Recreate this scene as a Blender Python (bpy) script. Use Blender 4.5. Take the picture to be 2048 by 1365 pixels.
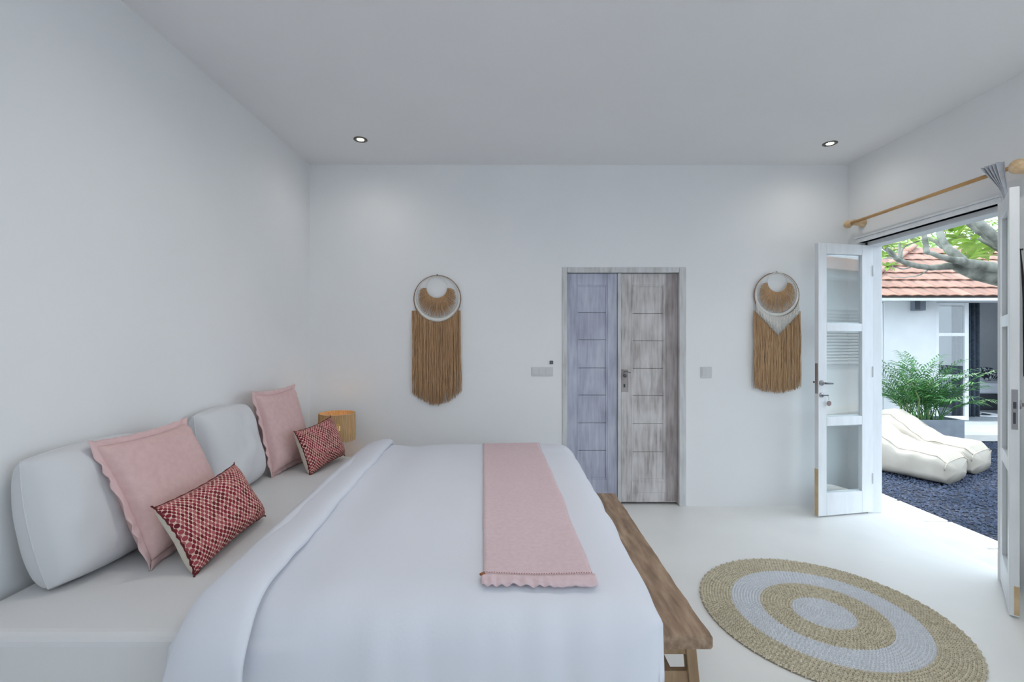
import bpy, math, random
import numpy as np
from mathutils import Vector, noise, Matrix
random.seed(7); rng = np.random.default_rng(7)
for o in list(bpy.data.objects): bpy.data.objects.remove(o)
SC = bpy.context.scene
COL = SC.collection
PI = math.pi

# ------------------------------------------------------------------ camera, sky, sun, exposure
K = 920.0                       # focal length in pixels of the 2048 px wide frame
CH = 1.454                      # camera height
cam = bpy.data.cameras.new('camera'); cam.sensor_width = 36; cam.lens = 36 * K / 2048
cam.clip_start = 0.05; cam.clip_end = 200
co = bpy.data.objects.new('camera', cam); COL.objects.link(co)
co.location = (0, 0, CH); co.rotation_euler = (PI / 2, 0, 0)
SC.camera = co
world = bpy.data.worlds.new('sky'); SC.world = world; world.use_nodes = True
bg = world.node_tree.nodes['Background']
bg.inputs['Color'].default_value = (0.74, 0.87, 1.0, 1); bg.inputs['Strength'].default_value = 1.32
sun = bpy.data.lights.new('sun', 'SUN'); sun.energy = 1.45; sun.angle = math.radians(1.5); sun.color = (1, .95, .88)
so = bpy.data.objects.new('sun', sun); COL.objects.link(so)
so.rotation_euler = Vector((-0.15, -0.5, -0.85)).to_track_quat('-Z', 'Y').to_euler()
so.location = (6, 9, 14)
vs = SC.view_settings
vs.view_transform = 'Standard'; vs.look = 'None'; vs.gamma = 1; vs.use_curve_mapping = False
vs.exposure = 1.33

def at(px, py, y): return Vector(((px - 1024) / K * y, y, CH - (py - 682.5) / K * y))

# ------------------------------------------------------------------ materials
def lin(c):
    return tuple(((x / 255) / 12.92 if x <= 10 else (((x / 255) + .055) / 1.055) ** 2.4) for x in c)
M = {}
def mat(name, c1, c2=None, rough=.7, scale=4, stretch=(1, 1, 1), bump=0, bscale=None, detail=4, lo=.35, hi=.65,
        metal=0, emit=None, estr=0, spec=.5, rand=0, trans=0, c3=None):
    m = bpy.data.materials.new(name); m.use_nodes = True; M[name] = m
    nt = m.node_tree; N = nt.nodes; L = nt.links; P = N['Principled BSDF']
    P.inputs['Roughness'].default_value = rough; P.inputs['Metallic'].default_value = metal
    P.inputs['Specular IOR Level'].default_value = spec
    a = lin(c1) + (1,)
    P.inputs['Base Color'].default_value = a
    tc = N.new('ShaderNodeTexCoord'); mp = N.new('ShaderNodeMapping'); mp.inputs['Scale'].default_value = stretch
    L.new(tc.outputs['Object'], mp.inputs['Vector'])
    col = None
    if c2:
        nz = N.new('ShaderNodeTexNoise'); nz.inputs['Scale'].default_value = scale; nz.inputs['Detail'].default_value = detail
        L.new(mp.outputs[0], nz.inputs['Vector'])
        cr = N.new('ShaderNodeValToRGB'); cr.color_ramp.elements[0].position = lo; cr.color_ramp.elements[1].position = hi
        cr.color_ramp.elements[0].color = a; cr.color_ramp.elements[1].color = lin(c2) + (1,)
        if c3:
            e = cr.color_ramp.elements.new((lo + hi) / 2); e.color = lin(c3) + (1,)
        L.new(nz.outputs['Fac'], cr.inputs['Fac']); col = cr.outputs['Color']
    if rand:
        oi = N.new('ShaderNodeObjectInfo'); hs = N.new('ShaderNodeHueSaturation')
        mr = N.new('ShaderNodeMapRange'); mr.inputs['To Min'].default_value = 1 - rand; mr.inputs['To Max'].default_value = 1 + rand
        L.new(oi.outputs['Random'], mr.inputs['Value']); L.new(mr.outputs[0], hs.inputs['Value'])
        if col: L.new(col, hs.inputs['Color'])
        else: hs.inputs['Color'].default_value = a
        col = hs.outputs['Color']
    if col: L.new(col, P.inputs['Base Color'])
    if bump:
        n2 = N.new('ShaderNodeTexNoise'); n2.inputs['Scale'].default_value = bscale or scale; n2.inputs['Detail'].default_value = 5
        L.new(mp.outputs[0], n2.inputs['Vector'])
        b = N.new('ShaderNodeBump'); b.inputs['Strength'].default_value = bump; b.inputs['Distance'].default_value = .01
        L.new(n2.outputs['Fac'], b.inputs['Height']); L.new(b.outputs[0], P.inputs['Normal'])
    if emit:
        P.inputs['Emission Color'].default_value = lin(emit) + (1,); P.inputs['Emission Strength'].default_value = estr
    if trans:
        P.inputs['Transmission Weight'].default_value = trans
    return m

mat('plaster', (245, 245, 245), (241, 242, 242), rough=.85, scale=1.2, bump=.03, bscale=30)
mat('ceiling_paint', (246, 246, 247), (243, 243, 244), rough=.9, scale=.8)
mat('cement_floor', (240, 239, 236), (234, 233, 230), rough=.38, scale=1.6, bump=.015, bscale=9)
mat('outer_render', (232, 234, 236), (224, 227, 230), rough=.9, scale=2, bump=.05, bscale=25)
mat('white_paint', (236, 238, 240), (228, 231, 233), rough=.4, scale=7, stretch=(3, 3, .5), bump=.02, bscale=14)
mat('bare_edge', (196, 168, 128), (214, 190, 152), rough=.7, scale=14)
mat('bed_linen', (227, 229, 237), rough=.95, bump=.05, bscale=90, spec=.2)
mat('sheet_linen', (224, 223, 223), rough=.95, bump=.04, bscale=60, spec=.2)
mat('pillow_linen', (220, 220, 222), rough=.95, bump=.05, bscale=40, spec=.2)
mat('pink_linen', (224, 190, 187), (218, 183, 180), rough=.95, scale=40, bump=.15, bscale=220, spec=.15)
mat('pink_throw', (226, 202, 206), (220, 196, 200), rough=.95, scale=60, bump=.15, bscale=240, spec=.15)
mat('pink_flange', (226, 194, 193), rough=.95, spec=.15)
mat('stitch', (186, 140, 142), rough=.95)
mat('cream_cotton', (224, 214, 200), (214, 203, 188), rough=.95, scale=30)
mat('maroon_piping', (112, 36, 44), (84, 22, 30), rough=.9, scale=60)
mat('tag_brown', (150, 92, 52), rough=.6)
mat('bench_wood', (180, 154, 128), (112, 90, 72), c3=(150, 124, 101), rough=.6, scale=7, stretch=(5, .8, 5), bump=.35, bscale=16, lo=.28, hi=.74, detail=9)
mat('bench_leg_wood', (166, 138, 106), (136, 108, 80), rough=.65, scale=5, stretch=(6, 6, .9), bump=.2, bscale=12)
mat('raffia', (202, 166, 128), (168, 130, 94), rough=.85, scale=60, stretch=(3, 3, .15), rand=0)
mat('raffia_pale', (212, 178, 140), (180, 142, 104), rough=.85, scale=60, stretch=(3, 3, .15))
mat('hoop_wood', (150, 122, 104), rough=.7)
mat('white_yarn', (236, 233, 226), (222, 219, 212), rough=.9, scale=90)
mat('bamboo', (206, 164, 110), (186, 140, 88), rough=.5, scale=8, stretch=(4, 1, 4))
mat('pine', (228, 200, 162), (206, 172, 130), rough=.55, scale=7, stretch=(1, 5, 5))
mat('pine_knot', (132, 92, 52), rough=.6)
mat('curtain_grey', (196, 200, 208), (182, 186, 195), rough=.95, scale=30)
mat('plate_grey', (214, 215, 216), rough=.4)
mat('dark_plastic', (62, 66, 74), rough=.4)
mat('steel', (168, 166, 168), rough=.3, metal=.9)
mat('steel_dark', (96, 100, 104), rough=.35, metal=.8)
mat('fob', (140, 118, 116), rough=.6)
mat('nickel_trim', (104, 102, 90), rough=.35, metal=.8)
mat('lamp_lens', (255, 250, 235), emit=(255, 247, 226), estr=6)
mat('lamp_straw', (214, 184, 140), (190, 156, 112), rough=.8, scale=50, stretch=(4, 4, .2))
mat('bulb', (255, 220, 160), emit=(255, 190, 110), estr=4)
mat('ceramic_white', (228, 224, 218), rough=.35)
mat('table_wood', (168, 136, 102), (146, 114, 84), rough=.55, scale=6, stretch=(5, 1, 5))
mat('seagrass', (238, 230, 210), (176, 167, 144), c3=(218, 209, 186), rough=.9, scale=70, detail=3, lo=.25, hi=.75)
mat('seagrass_dark', (150, 142, 120), rough=.95)  # backing tone with the shade between braids put into it
mat('rug_white_dark', (196, 199, 204), rough=.95)  # same gap shade put into the backing of the white rings
mat('rug_white', (232, 234, 238), (220, 223, 228), rough=.9, scale=60)
mat('gravel', (46, 54, 72), (92, 102, 122), c3=(62, 72, 94), rough=.8, scale=22, lo=.2, hi=.8, detail=2)
mat('gravel_bed', (34, 40, 54), rough=.95)
mat('paving', (232, 231, 226), (224, 222, 216), rough=.8, scale=5)
mat('bag_canvas', (188, 180, 167), (180, 172, 158), rough=.75, scale=4, bump=.06, bscale=14)
mat('bag_seam', (186, 177, 162), rough=.85)
mat('planter_grey', (150, 158, 168), (138, 146, 156), rough=.8, scale=6)
mat('soil', (60, 50, 42), rough=1)
mat('palm_green', (44, 96, 50), (80, 138, 64), rough=.5, scale=9, rand=.25)
mat('palm_stem', (112, 140, 84), (134, 152, 96), rough=.6, scale=9)
mat('tree_bark', (150, 152, 142), (96, 98, 90), c3=(128, 130, 120), rough=.9, scale=7, bump=.5, bscale=18)
mat('tree_leaf', (150, 186, 84), (186, 208, 112), rough=.5, scale=5, rand=.25)
mat('far_leaf', (132, 176, 92), (176, 204, 120), rough=.6, scale=3)
mat('clay_tile', (172, 126, 106), (128, 108, 102), c3=(152, 118, 104), rough=.85, scale=5, stretch=(1, 1, 1), rand=.22, bump=.2, bscale=30)
mat('roof_under', (86, 78, 74), rough=.95)
mat('lamp_dark', (66, 74, 84), rough=.5)
mat('lamp_mid', (112, 120, 130), rough=.5)
mat('drape_dark', (70, 80, 92), (54, 62, 74), rough=.95, scale=20)
mat('grey_floor', (150, 156, 162), rough=.5)
mat('dark_base', (64, 68, 74), rough=.7)
mat('mono_print', (210, 216, 220), (40, 46, 54), rough=.9, scale=22, lo=.45, hi=.52)
mat('dark_strap', (44, 42, 44), rough=.8)
mat('brown_wood', (96, 66, 50), (74, 50, 40), rough=.6, scale=6)
mat('shade_grey', (176, 184, 192), rough=.8)

def wood_paint(name, paint, under, dark, lo, hi):
    """lime-washed timber: streaked paint worn through to the wood, with blotches"""
    m = bpy.data.materials.new(name); m.use_nodes = True; M[name] = m
    nt = m.node_tree; N = nt.nodes; L = nt.links; P = N['Principled BSDF']; P.inputs['Roughness'].default_value = .75
    tc = N.new('ShaderNodeTexCoord')
    def nz(scale, st, det=6):
        mp = N.new('ShaderNodeMapping'); mp.inputs['Scale'].default_value = st; L.new(tc.outputs['Object'], mp.inputs['Vector'])
        n = N.new('ShaderNodeTexNoise'); n.inputs['Scale'].default_value = scale; n.inputs['Detail'].default_value = det
        L.new(mp.outputs[0], n.inputs['Vector']); return n.outputs['Fac']
    streak = nz(26, (1.6, 1, .16)); blotch = nz(4.2, (1.4, 1, .8), 3)
    mix = N.new('ShaderNodeMath'); mix.operation = 'ADD'; L.new(streak, mix.inputs[0]); L.new(blotch, mix.inputs[1])
    hf = N.new('ShaderNodeMath'); hf.operation = 'MULTIPLY'; hf.inputs[1].default_value = .5; L.new(mix.outputs[0], hf.inputs[0])
    cr = N.new('ShaderNodeValToRGB'); e = cr.color_ramp.elements
    e[0].position = lo; e[0].color = lin(dark) + (1,); e[1].position = hi; e[1].color = lin(paint) + (1,)
    k = e.new((lo + hi) / 2); k.color = lin(under) + (1,)
    L.new(hf.outputs[0], cr.inputs['Fac']); L.new(cr.outputs['Color'], P.inputs['Base Color'])
    b = N.new('ShaderNodeBump'); b.inputs['Strength'].default_value = .3; b.inputs['Distance'].default_value = .004
    L.new(streak, b.inputs['Height']); L.new(b.outputs[0], P.inputs['Normal'])
wood_paint('wash_blue', (200, 204, 217), (184, 187, 204), (160, 162, 178), .34, .62)
wood_paint('wash_warm', (218, 214, 214), (198, 193, 192), (158, 149, 146), .34, .60)
wood_paint('wash_worn', (184, 176, 176), (160, 151, 150), (132, 121, 120), .34, .62)
wood_paint('wash_frame', (218, 219, 220), (204, 204, 204), (180, 178, 176), .32, .6)

def glass(name, tint=(250, 253, 253), ior=1.5, rough=0.0):
    m = bpy.data.materials.new(name); m.use_nodes = True; M[name] = m
    nt = m.node_tree; N = nt.nodes; L = nt.links
    N.remove(N['Principled BSDF']); out = N['Material Output']
    t = N.new('ShaderNodeBsdfTransparent'); t.inputs['Color'].default_value = lin(tint) + (1,)
    g = N.new('ShaderNodeBsdfGlossy'); g.inputs['Roughness'].default_value = rough
    lw = N.new('ShaderNodeLayerWeight'); lw.inputs['Blend'].default_value = .5
    pw = N.new('ShaderNodeMath'); pw.operation = 'POWER'; pw.inputs[1].default_value = 5; L.new(lw.outputs['Facing'], pw.inputs[0])
    f = N.new('ShaderNodeMapRange'); f.inputs['To Min'].default_value = ((ior - 1) / (ior + 1)) ** 2; f.inputs['To Max'].default_value = 1; L.new(pw.outputs[0], f.inputs['Value'])
    mx = N.new('ShaderNodeMixShader'); L.new(f.outputs[0], mx.inputs[0]); L.new(t.outputs[0], mx.inputs[1]); L.new(g.outputs[0], mx.inputs[2])
    L.new(mx.outputs[0], out.inputs['Surface'])
glass('window_glass', ior=1.85)

def dots_material():
    m = bpy.data.materials.new('dot_print'); m.use_nodes = True; M['dot_print'] = m
    nt = m.node_tree; N = nt.nodes; L = nt.links; P = N['Principled BSDF']; P.inputs['Roughness'].default_value = .95
    uv = N.new('ShaderNodeUVMap')
    mp = N.new('ShaderNodeMapping'); mp.inputs['Rotation'].default_value = (0, 0, PI / 4); L.new(uv.outputs[0], mp.inputs['Vector'])
    v = N.new('ShaderNodeTexVoronoi'); v.voronoi_dimensions = '2D'; v.inputs['Randomness'].default_value = 0.06; v.inputs['Scale'].default_value = 56
    L.new(mp.outputs[0], v.inputs['Vector'])
    sep = N.new('ShaderNodeSeparateColor'); L.new(v.outputs['Color'], sep.inputs[0])
    cr = N.new('ShaderNodeValToRGB'); cr.color_ramp.interpolation = 'CONSTANT'; e = cr.color_ramp.elements
    e[0].position = 0; e[0].color = lin((138, 36, 52)) + (1,); e[1].position = .3; e[1].color = lin((168, 74, 84)) + (1,)
    for p, c in ((.5, (112, 28, 42)), (.68, (178, 96, 100)), (.86, (150, 52, 66))):
        k = e.new(p); k.color = lin(c) + (1,)
    L.new(sep.outputs[0], cr.inputs['Fac'])
    lt = N.new('ShaderNodeMath'); lt.operation = 'LESS_THAN'; lt.inputs[1].default_value = .47; L.new(v.outputs['Distance'], lt.inputs[0])
    mx = N.new('ShaderNodeMix'); mx.data_type = 'RGBA'
    mx.inputs[6].default_value = lin((226, 196, 178)) + (1,)
    L.new(lt.outputs[0], mx.inputs[0]); L.new(cr.outputs['Color'], mx.inputs[7]); L.new(mx.outputs[2], P.inputs['Base Color'])
dots_material()

# ------------------------------------------------------------------ mesh helpers
class MB:
    def __init__(s): s.v = []; s.f = []; s.uv = None
    def add(s, vs, fs):
        b = len(s.v); s.v.extend(tuple(p) for p in vs); s.f.extend(tuple(i + b for i in f) for f in fs); return s
    def box(s, x0, x1, y0, y1, z0, z1):
        return s.obox(((x0 + x1) / 2, (y0 + y1) / 2, (z0 + z1) / 2), (1, 0, 0), (0, 1, 0), (0, 0, 1), abs(x1 - x0) / 2, abs(y1 - y0) / 2, abs(z1 - z0) / 2)
    def obox(s, c, a, b, n, ha, hb, hn):
        c = Vector(c); a = Vector(a) * ha; b = Vector(b) * hb; n = Vector(n) * hn
        vs = [c - a - b - n, c + a - b - n, c + a + b - n, c - a + b - n, c - a - b + n, c + a - b + n, c + a + b + n, c - a + b + n]
        fs = [(0, 3, 2, 1), (4, 5, 6, 7), (0, 1, 5, 4), (1, 2, 6, 5), (2, 3, 7, 6), (3, 0, 4, 7)]
        if a.cross(b).dot(n) < 0: fs = [f[::-1] for f in fs]
        return s.add(vs, fs)
    def tube(s, path, r, n=8, cap=True, flat=1.0):
        path = [Vector(p) for p in path]; m = len(path)
        rr = list(r) if hasattr(r, '__len__') else [r] * m
        t = (path[1] - path[0]).normalized()
        up = Vector((0, 0, 1)) if abs(t.z) < .9 else Vector((1, 0, 0))
        e1 = t.cross(up).normalized(); vs = []
        for i, p in enumerate(path):
            t = (path[min(i + 1, m - 1)] - path[max(i - 1, 0)]).normalized()
            e1 = (e1 - t * e1.dot(t)).normalized(); e2 = t.cross(e1)
            for k in range(n):
                a = 2 * PI * k / n
                vs.append(p + e1 * (math.cos(a) * rr[i]) + e2 * (math.sin(a) * rr[i] * flat))
        fs = [(i * n + k, i * n + (k + 1) % n, (i + 1) * n + (k + 1) % n, (i + 1) * n + k) for i in range(m - 1) for k in range(n)]
        if cap: fs += [tuple(range(n))[::-1], tuple((m - 1) * n + k for k in range(n))]
        return s.add(vs, fs)
    def lathe(s, c, prof, n=24, ax=(0, 0, 1), cap=True):
        c = Vector(c); ax = Vector(ax).normalized(); u = ax.orthogonal().normalized(); w = ax.cross(u); vs = []
        for (r, h) in prof:
            for k in range(n):
                a = 2 * PI * k / n; vs.append(c + ax * h + u * (r * math.cos(a)) + w * (r * math.sin(a)))
        m = len(prof)
        fs = [(i * n + k, i * n + (k + 1) % n, (i + 1) * n + (k + 1) % n, (i + 1) * n + k) for i in range(m - 1) for k in range(n)]
        if cap: fs += [tuple(range(n))[::-1], tuple((m - 1) * n + k for k in range(n))]
        return s.add(vs, fs)
    def torus(s, c, R, r, ax=(0, 1, 0), n=48, k=8, flat=1.0):
        c = Vector(c); ax = Vector(ax).normalized(); u = ax.orthogonal().normalized(); w = ax.cross(u); vs = []
        for i in range(n):
            a = 2 * PI * i / n; d = u * math.cos(a) + w * math.sin(a); rr = r(a) if callable(r) else r
            for j in range(k):
                b = 2 * PI * j / k; vs.append(c + d * (R + rr * math.cos(b)) + ax * (rr * flat * math.sin(b)))
        fs = [(i * k + j, ((i + 1) % n) * k + j, ((i + 1) % n) * k + (j + 1) % k, i * k + (j + 1) % k) for i in range(n) for j in range(k)]
        return s.add(vs, fs)
    def grid(s, pts, nu, nv, flip=False):
        fs = [(i * nv + j, (i + 1) * nv + j, (i + 1) * nv + j + 1, i * nv + j + 1) for i in range(nu - 1) for j in range(nv - 1)]
        if flip: fs = [f[::-1] for f in fs]
        return s.add(pts, fs)
    def build(s, name, m, parent=None, base=None, smooth=False, bevel=0, subsurf=0, solid=0, kind=None, label=None):
        root = parent
        while root is not None and root.parent is not None: root = root.parent
        O = Vector(root.location) if root is not None else (Vector(base) if base is not None else Vector((0, 0, 0)))
        me = bpy.data.meshes.new(name)
        me.from_pydata([(p[0] - O.x, p[1] - O.y, p[2] - O.z) for p in s.v], [], s.f)
        if s.uv:
            l = me.uv_layers.new(name='UVMap')
            l.data.foreach_set('uv', [c for lp in me.loops for c in s.uv[lp.vertex_index]])
        me.materials.append(M[m] if isinstance(m, str) else m)
        if smooth: me.polygons.foreach_set('use_smooth', [True] * len(me.polygons))
        me.update()
        o = bpy.data.objects.new(name, me); COL.objects.link(o)
        if root is not None: o.parent = parent
        else: o.location = O
        if solid:
            k = o.modifiers.new('thickness', 'SOLIDIFY'); k.thickness = solid; k.offset = -1
        if bevel:
            k = o.modifiers.new('bevel', 'BEVEL'); k.width = bevel; k.segments = 2; k.limit_method = 'ANGLE'
        if subsurf:
            k = o.modifiers.new('smooth', 'SUBSURF'); k.levels = subsurf; k.render_levels = subsurf
        if kind: o['kind'] = kind
        if label: o['label'] = label
        return o

def tag(o, label, cat=None, group=None, kind=None):
    o['label'] = label
    if cat: o['category'] = cat
    if group: o['group'] = group
    if kind: o['kind'] = kind
    return o
def thing(name, label, cat, loc, group=None, kind=None):
    o = bpy.data.objects.new(name, None); COL.objects.link(o); o.location = loc; o.empty_display_size = .1
    return tag(o, label, cat, group, kind)
def inst(name, mesh_obj, parent, matrix):
    """a further piece sharing mesh data, placed by a matrix relative to its root"""
    o = bpy.data.objects.new(name, mesh_obj.data); COL.objects.link(o); o.parent = parent; o.matrix_local = matrix
    return o
def smooth01(a, b, x):
    t = min(1, max(0, (x - a) / (b - a))); return t * t * (3 - 2 * t)
def nz(x, y, z=0): return noise.noise(Vector((x, y, z)))

# ------------------------------------------------------------------ the room shell
XL, XR, YB, YR, ZC = -1.78, 2.956, 4.05, -1.7, 3.007
WT = .15                       # thickness of the courtyard wall
DY0, DY1, DH = 2.80, 3.915, 2.29   # french door opening in the courtyard wall
D1X0, D1X1, D1H = at(1124, 0, YB).x, at(1372, 0, YB).x, at(0, 535, YB).z

tag(MB().box(XL - .2, XR + WT, YR - .2, YB + .3, -.15, 0).build('floor', 'cement_floor'), 'smooth pale cement floor of the bedroom', 'floor', kind='structure')
tag(MB().box(XL - .2, XR + WT, YR - .2, YB + .3, ZC, ZC + .15).build('ceiling', 'ceiling_paint'), 'flat white ceiling with recessed downlights', 'ceiling', kind='structure')
tag(MB().box(XL - .2, XL, YR - .2, YB + .3, 0, ZC).build('wall_left', 'plaster'), 'plain white wall behind the head of the bed', 'wall', kind='structure')
w = MB(); w.box(XL, D1X0, YB, YB + .3, 0, ZC).box(D1X1, XR + WT, YB, YB + .3, 0, ZC).box(D1X0, D1X1, YB, YB + .3, D1H, ZC).box(D1X0, D1X1, YB + .2, YB + .3, 0, D1H)
tag(w.build('wall_back', 'plaster'), 'white wall with the two wall hangings and grey double door', 'wall', kind='structure')
# courtyard wall, with the french door and (out of frame, beside the camera) an unseen opening added to brighten the room
w = MB(); w.box(XR, XR + WT, DY1, YB, 0, ZC).box(XR, XR + WT, DY0, DY1, DH, ZC).box(XR, XR + WT, 0.7, DY0, 0, ZC)
w.box(XR, XR + WT, -1.55, 0.7, 2.7, ZC).box(XR, XR + WT, YR - .2, -1.55, 0, ZC).box(XR, XR + WT, -1.55, 0.7, -.15, 0)
tag(w.build('wall_right', 'plaster'), 'white courtyard wall with the open french doors', 'wall', kind='structure')
w = MB(); w.box(XL, XL + .12, YR - .2, YR, 0, ZC).box(XR - .12, XR, YR - .2, YR, 0, ZC).box(XL + .12, XR - .12, YR - .2, YR, 2.88, ZC).box(XL + .12, XR - .12, YR - .2, YR, 0, 2.25)  # high opening added out of frame to let in more daylight
tag(w.build('wall_front', 'plaster'), 'white wall behind the camera with a high unseen opening added for light', 'wall', kind='structure')

# trim round the french door: reveal lining and moulded head
w = MB(); w.box(XR + .05, XR + WT + .02, DY1 - .03, DY1, 0, DH).box(XR + .05, XR + WT + .02, DY0, DY0 + .03, 0, DH).box(XR + .05, XR + WT + .02, DY0, DY1, DH - .035, DH)
tag(w.build('trim_1', 'white_paint', bevel=.004), 'white painted frame of the french doors', 'door frame', kind='structure')
w = MB(); w.box(XR - .012, XR + .05, DY0 - .02, DY1 + .02, DH, DH + .035).box(XR - .022, XR + .02, DY0 - .03, DY1 + .03, DH + .035, DH + .05)
tag(w.build('trim_2', 'white_paint', bevel=.004), 'moulded white head above the french doors', 'trim', kind='structure')

# ------------------------------------------------------------------ timber double door in the back wall
def wx(px): return at(px, 0, YB).x
def wz(py): return at(1024, py, YB).z
d1 = thing('door_1', 'weathered lime-washed grey timber double door between the wall hangings', 'door', ((D1X0 + D1X1) / 2, YB, 0), kind='structure')
fl, fr_, ft = wx(1134.5), wx(1358), wz(545.5)
MB().box(D1X0, fl, YB - .008, YB + .1, 0, D1H).build('door_jamb', 'wash_frame', d1, bevel=.006)
MB().box(fr_, D1X1, YB - .008, YB + .1, 0, D1H).build('door_jamb', 'wash_frame', d1, bevel=.006)
MB().box(fl, fr_, YB - .008, YB + .1, ft, D1H).build('door_head', 'wash_frame', d1, bevel=.006)
def door_leaf(x0, x1, m, mst, px0, px1, splits, y0):
    f = MB(); z0 = .022; z1 = ft - .004
    p0, p1, pt, pb = wx(px0), wx(px1), wz(splits[0]), wz(splits[-1])
    f.box(x0, p0, y0, y0 + .045, z0, z1).box(p1, x1, y0, y0 + .045, z0, z1)
    f.box(p0, p1, y0, y0 + .045, pt, z1).box(p0, p1, y0, y0 + .045, z0, pb)
    lf = f.build('door_leaf', mst, d1, bevel=.004)
    for a, b in zip(splits[:-1], splits[1:]):
        MB().box(p0 + .004, p1 - .004, y0 + .012, y0 + .04, wz(b) + .0016, wz(a) - .0016).build('door_board', m, lf, bevel=.004)
    MB().box(p0, p1, y0 + .026, y0 + .044, pb, pt).build('back_panel', m, lf)
    mo = MB(); q = .012
    mo.box(p0, p0 + q, y0 + .002, y0 + .03, pb, pt).box(p1 - q, p1, y0 + .002, y0 + .03, pb, pt).box(p0 + q, p1 - q, y0 + .002, y0 + .03, pt - q, pt).box(p0 + q, p1 - q, y0 + .002, y0 + .03, pb, pb + q)
    mo.build('moulding', m, lf, bevel=.003)
    return lf
door_leaf(fl + .002, wx(1236), 'wash_blue', 'wash_blue', 1155, 1216, [570, 625, 680, 737, 792, 848, 904, 962], YB + .03)
lr = door_leaf(wx(1244), fr_ - .002, 'wash_warm', 'wash_warm', 1265, 1332, [570, 627, 682, 738, 793, 850, 907, 964], YB + .034)
MB().box(wx(1334), fr_ - .003, YB + .031, YB + .035, .03, ft - .01).build('worn_stile', 'wash_worn', lr)
MB().box(wx(1265), wx(1332), YB + .030, YB + .035, wz(988), wz(968)).build('kick_panel', 'wash_warm', lr, bevel=.003)
MB().box(wx(1236.5), wx(1243), YB + .012, YB + .05, .015, ft - .004).build('meeting_strip', 'wash_frame', d1, bevel=.003)
h = MB().box(wx(1245), wx(1258), YB + .028, YB + .036, wz(785), wz(740)).build('lock_plate', 'wash_worn', lr, bevel=.002)
MB().lathe((wx(1250), YB + .03, wz(752)), [(.006, 0), (.006, .018), (.014, .022), (.016, .03), (.009, .036)], 12, (0, -1, 0)).build('knob', 'steel_dark', lr, smooth=True)
MB().tube([(wx(1248), YB + .02, wz(745)), (wx(1252), YB + .012, wz(743.5)), (wx(1263), YB + .014, wz(746.5))], [.004, .004, .003], 6).build('latch', 'steel_dark', lr)
MB().box(wx(1248.5), wx(1252), YB + .025, YB + .03, wz(776), wz(769)).build('keyhole', 'dark_plastic', lr)

# ------------------------------------------------------------------ french doors (glazed leaves)
def glazed_leaf(name, label, hinge, free, rails, u0, u1, near=False):
    hinge = Vector((*hinge, 0)); free = Vector((*free, 0)); W = (free - hinge).length; d = (free - hinge) / W; n = Vector((-d.y, d.x, 0))
    if n.dot(Vector((0, 0, 0)) - hinge) < 0: n = -n        # n: side seen by the camera
    T = .038; z0 = .012; z1 = 2.262
    up = Vector((0, 0, 1))
    r = thing(name, label, 'door', (hinge.x, hinge.y, 0), kind='structure')
    def pc(u_0, u_1, za, zb, t0=0, t1=T):
        m = MB(); c = hinge + d * ((u_0 + u_1) / 2) - n * ((t0 + t1) / 2) + up * ((za + zb) / 2)
        return m.obox(c, d, n, up, (u_1 - u_0) / 2, (t1 - t0) / 2, (zb - za) / 2)
    pc(0, u0, z0, z1).build('stile', 'white_paint', r, bevel=.003)
    pc(u1, W, z0, z1).build('stile', 'white_paint', r, bevel=.003)
    edges = [z1] + [z for pr in rails for z in pr] + [z0]
    for i in range(0, len(edges), 2):
        pc(u0, u1, edges[i + 1], edges[i]).build('rail', 'white_paint', r, bevel=.003)
    for i in range(1, len(edges) - 1, 2):
        pc(u0 + .001, u1 - .001, edges[i + 1] + .001, edges[i] - .001, .017, .021).build('pane', 'window_glass', r)
        b = MB(); q = .01; a0, a1 = edges[i + 1], edges[i]
        for bb in ((u0, u0 + q, a0, a1), (u1 - q, u1, a0, a1), (u0 + q, u1 - q, a0, a0 + q), (u0 + q, u1 - q, a1 - q, a1)):
            k = pc(*bb, .022, .03); b.add(k.v, k.f)
        b.build('glazing_bead', 'white_paint', r)
    def P(u, t, z): return hinge + d * u - n * t + up * z
    return r, P, pc, W, d, n
RAILS = [(2.175, 1.600), (1.535, .825), (.752, .195)]
lf, P, pc, W, d, n = glazed_leaf('door_2', 'white three-pane glazed door leaf open against the back wall', (3.045, 3.882), (2.515, 3.775), RAILS, .108, .46)
pc(W, W + .002, 1.02, 1.27, .006, .032).build('lock_plate', 'steel', lf)
pc(W - .0005, W + .0012, .014, .40, .001, .037).build('bare_wood_edge', 'bare_edge', lf)
hn = MB().lathe(P(W - .028, 0, 1.11), [(.022, 0), (.022, .006), (.009, .008), (.009, .03), (.006, .034)], 14, n).build('handle_rose', 'steel', lf, smooth=True)
MB().tube([P(W - .028, -.032, 1.11), P(W - .04, -.036, 1.108), P(W - .105, -.036, 1.106)], [.008, .008, .006], 8).build('lever', 'steel_dark', hn, smooth=True)
ky = MB().lathe(P(W - .028, 0, 1.01), [(.02, 0), (.02, .006), (.008, .008)], 14, n).build('key_rose', 'steel', lf, smooth=True)
m = MB(); kc = P(W - .05, -.02, 1.008); m.obox(kc, d, n, (0, 0, 1), .028, .0015, .005); m.build('key', 'steel_dark', ky)
MB().tube([P(W - .07, -.022, 1.004), P(W - .078, -.022, .985), P(W - .078, -.022, .968)], .0012, 5).build('key_cord', 'steel', ky)
MB().lathe(P(W - .08, -.02, .942), [(.021, 0), (.021, .004)], 18, n).build('key_fob', 'fob', ky)
m = MB(); m.tube([P(W - .028, .038, 1.11), P(W - .028, .075, 1.11), P(W - .05, .078, 1.11), P(W - .11, .078, 1.108)], .007, 8).build('outer_lever', 'steel_dark', lf, smooth=True)
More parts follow.
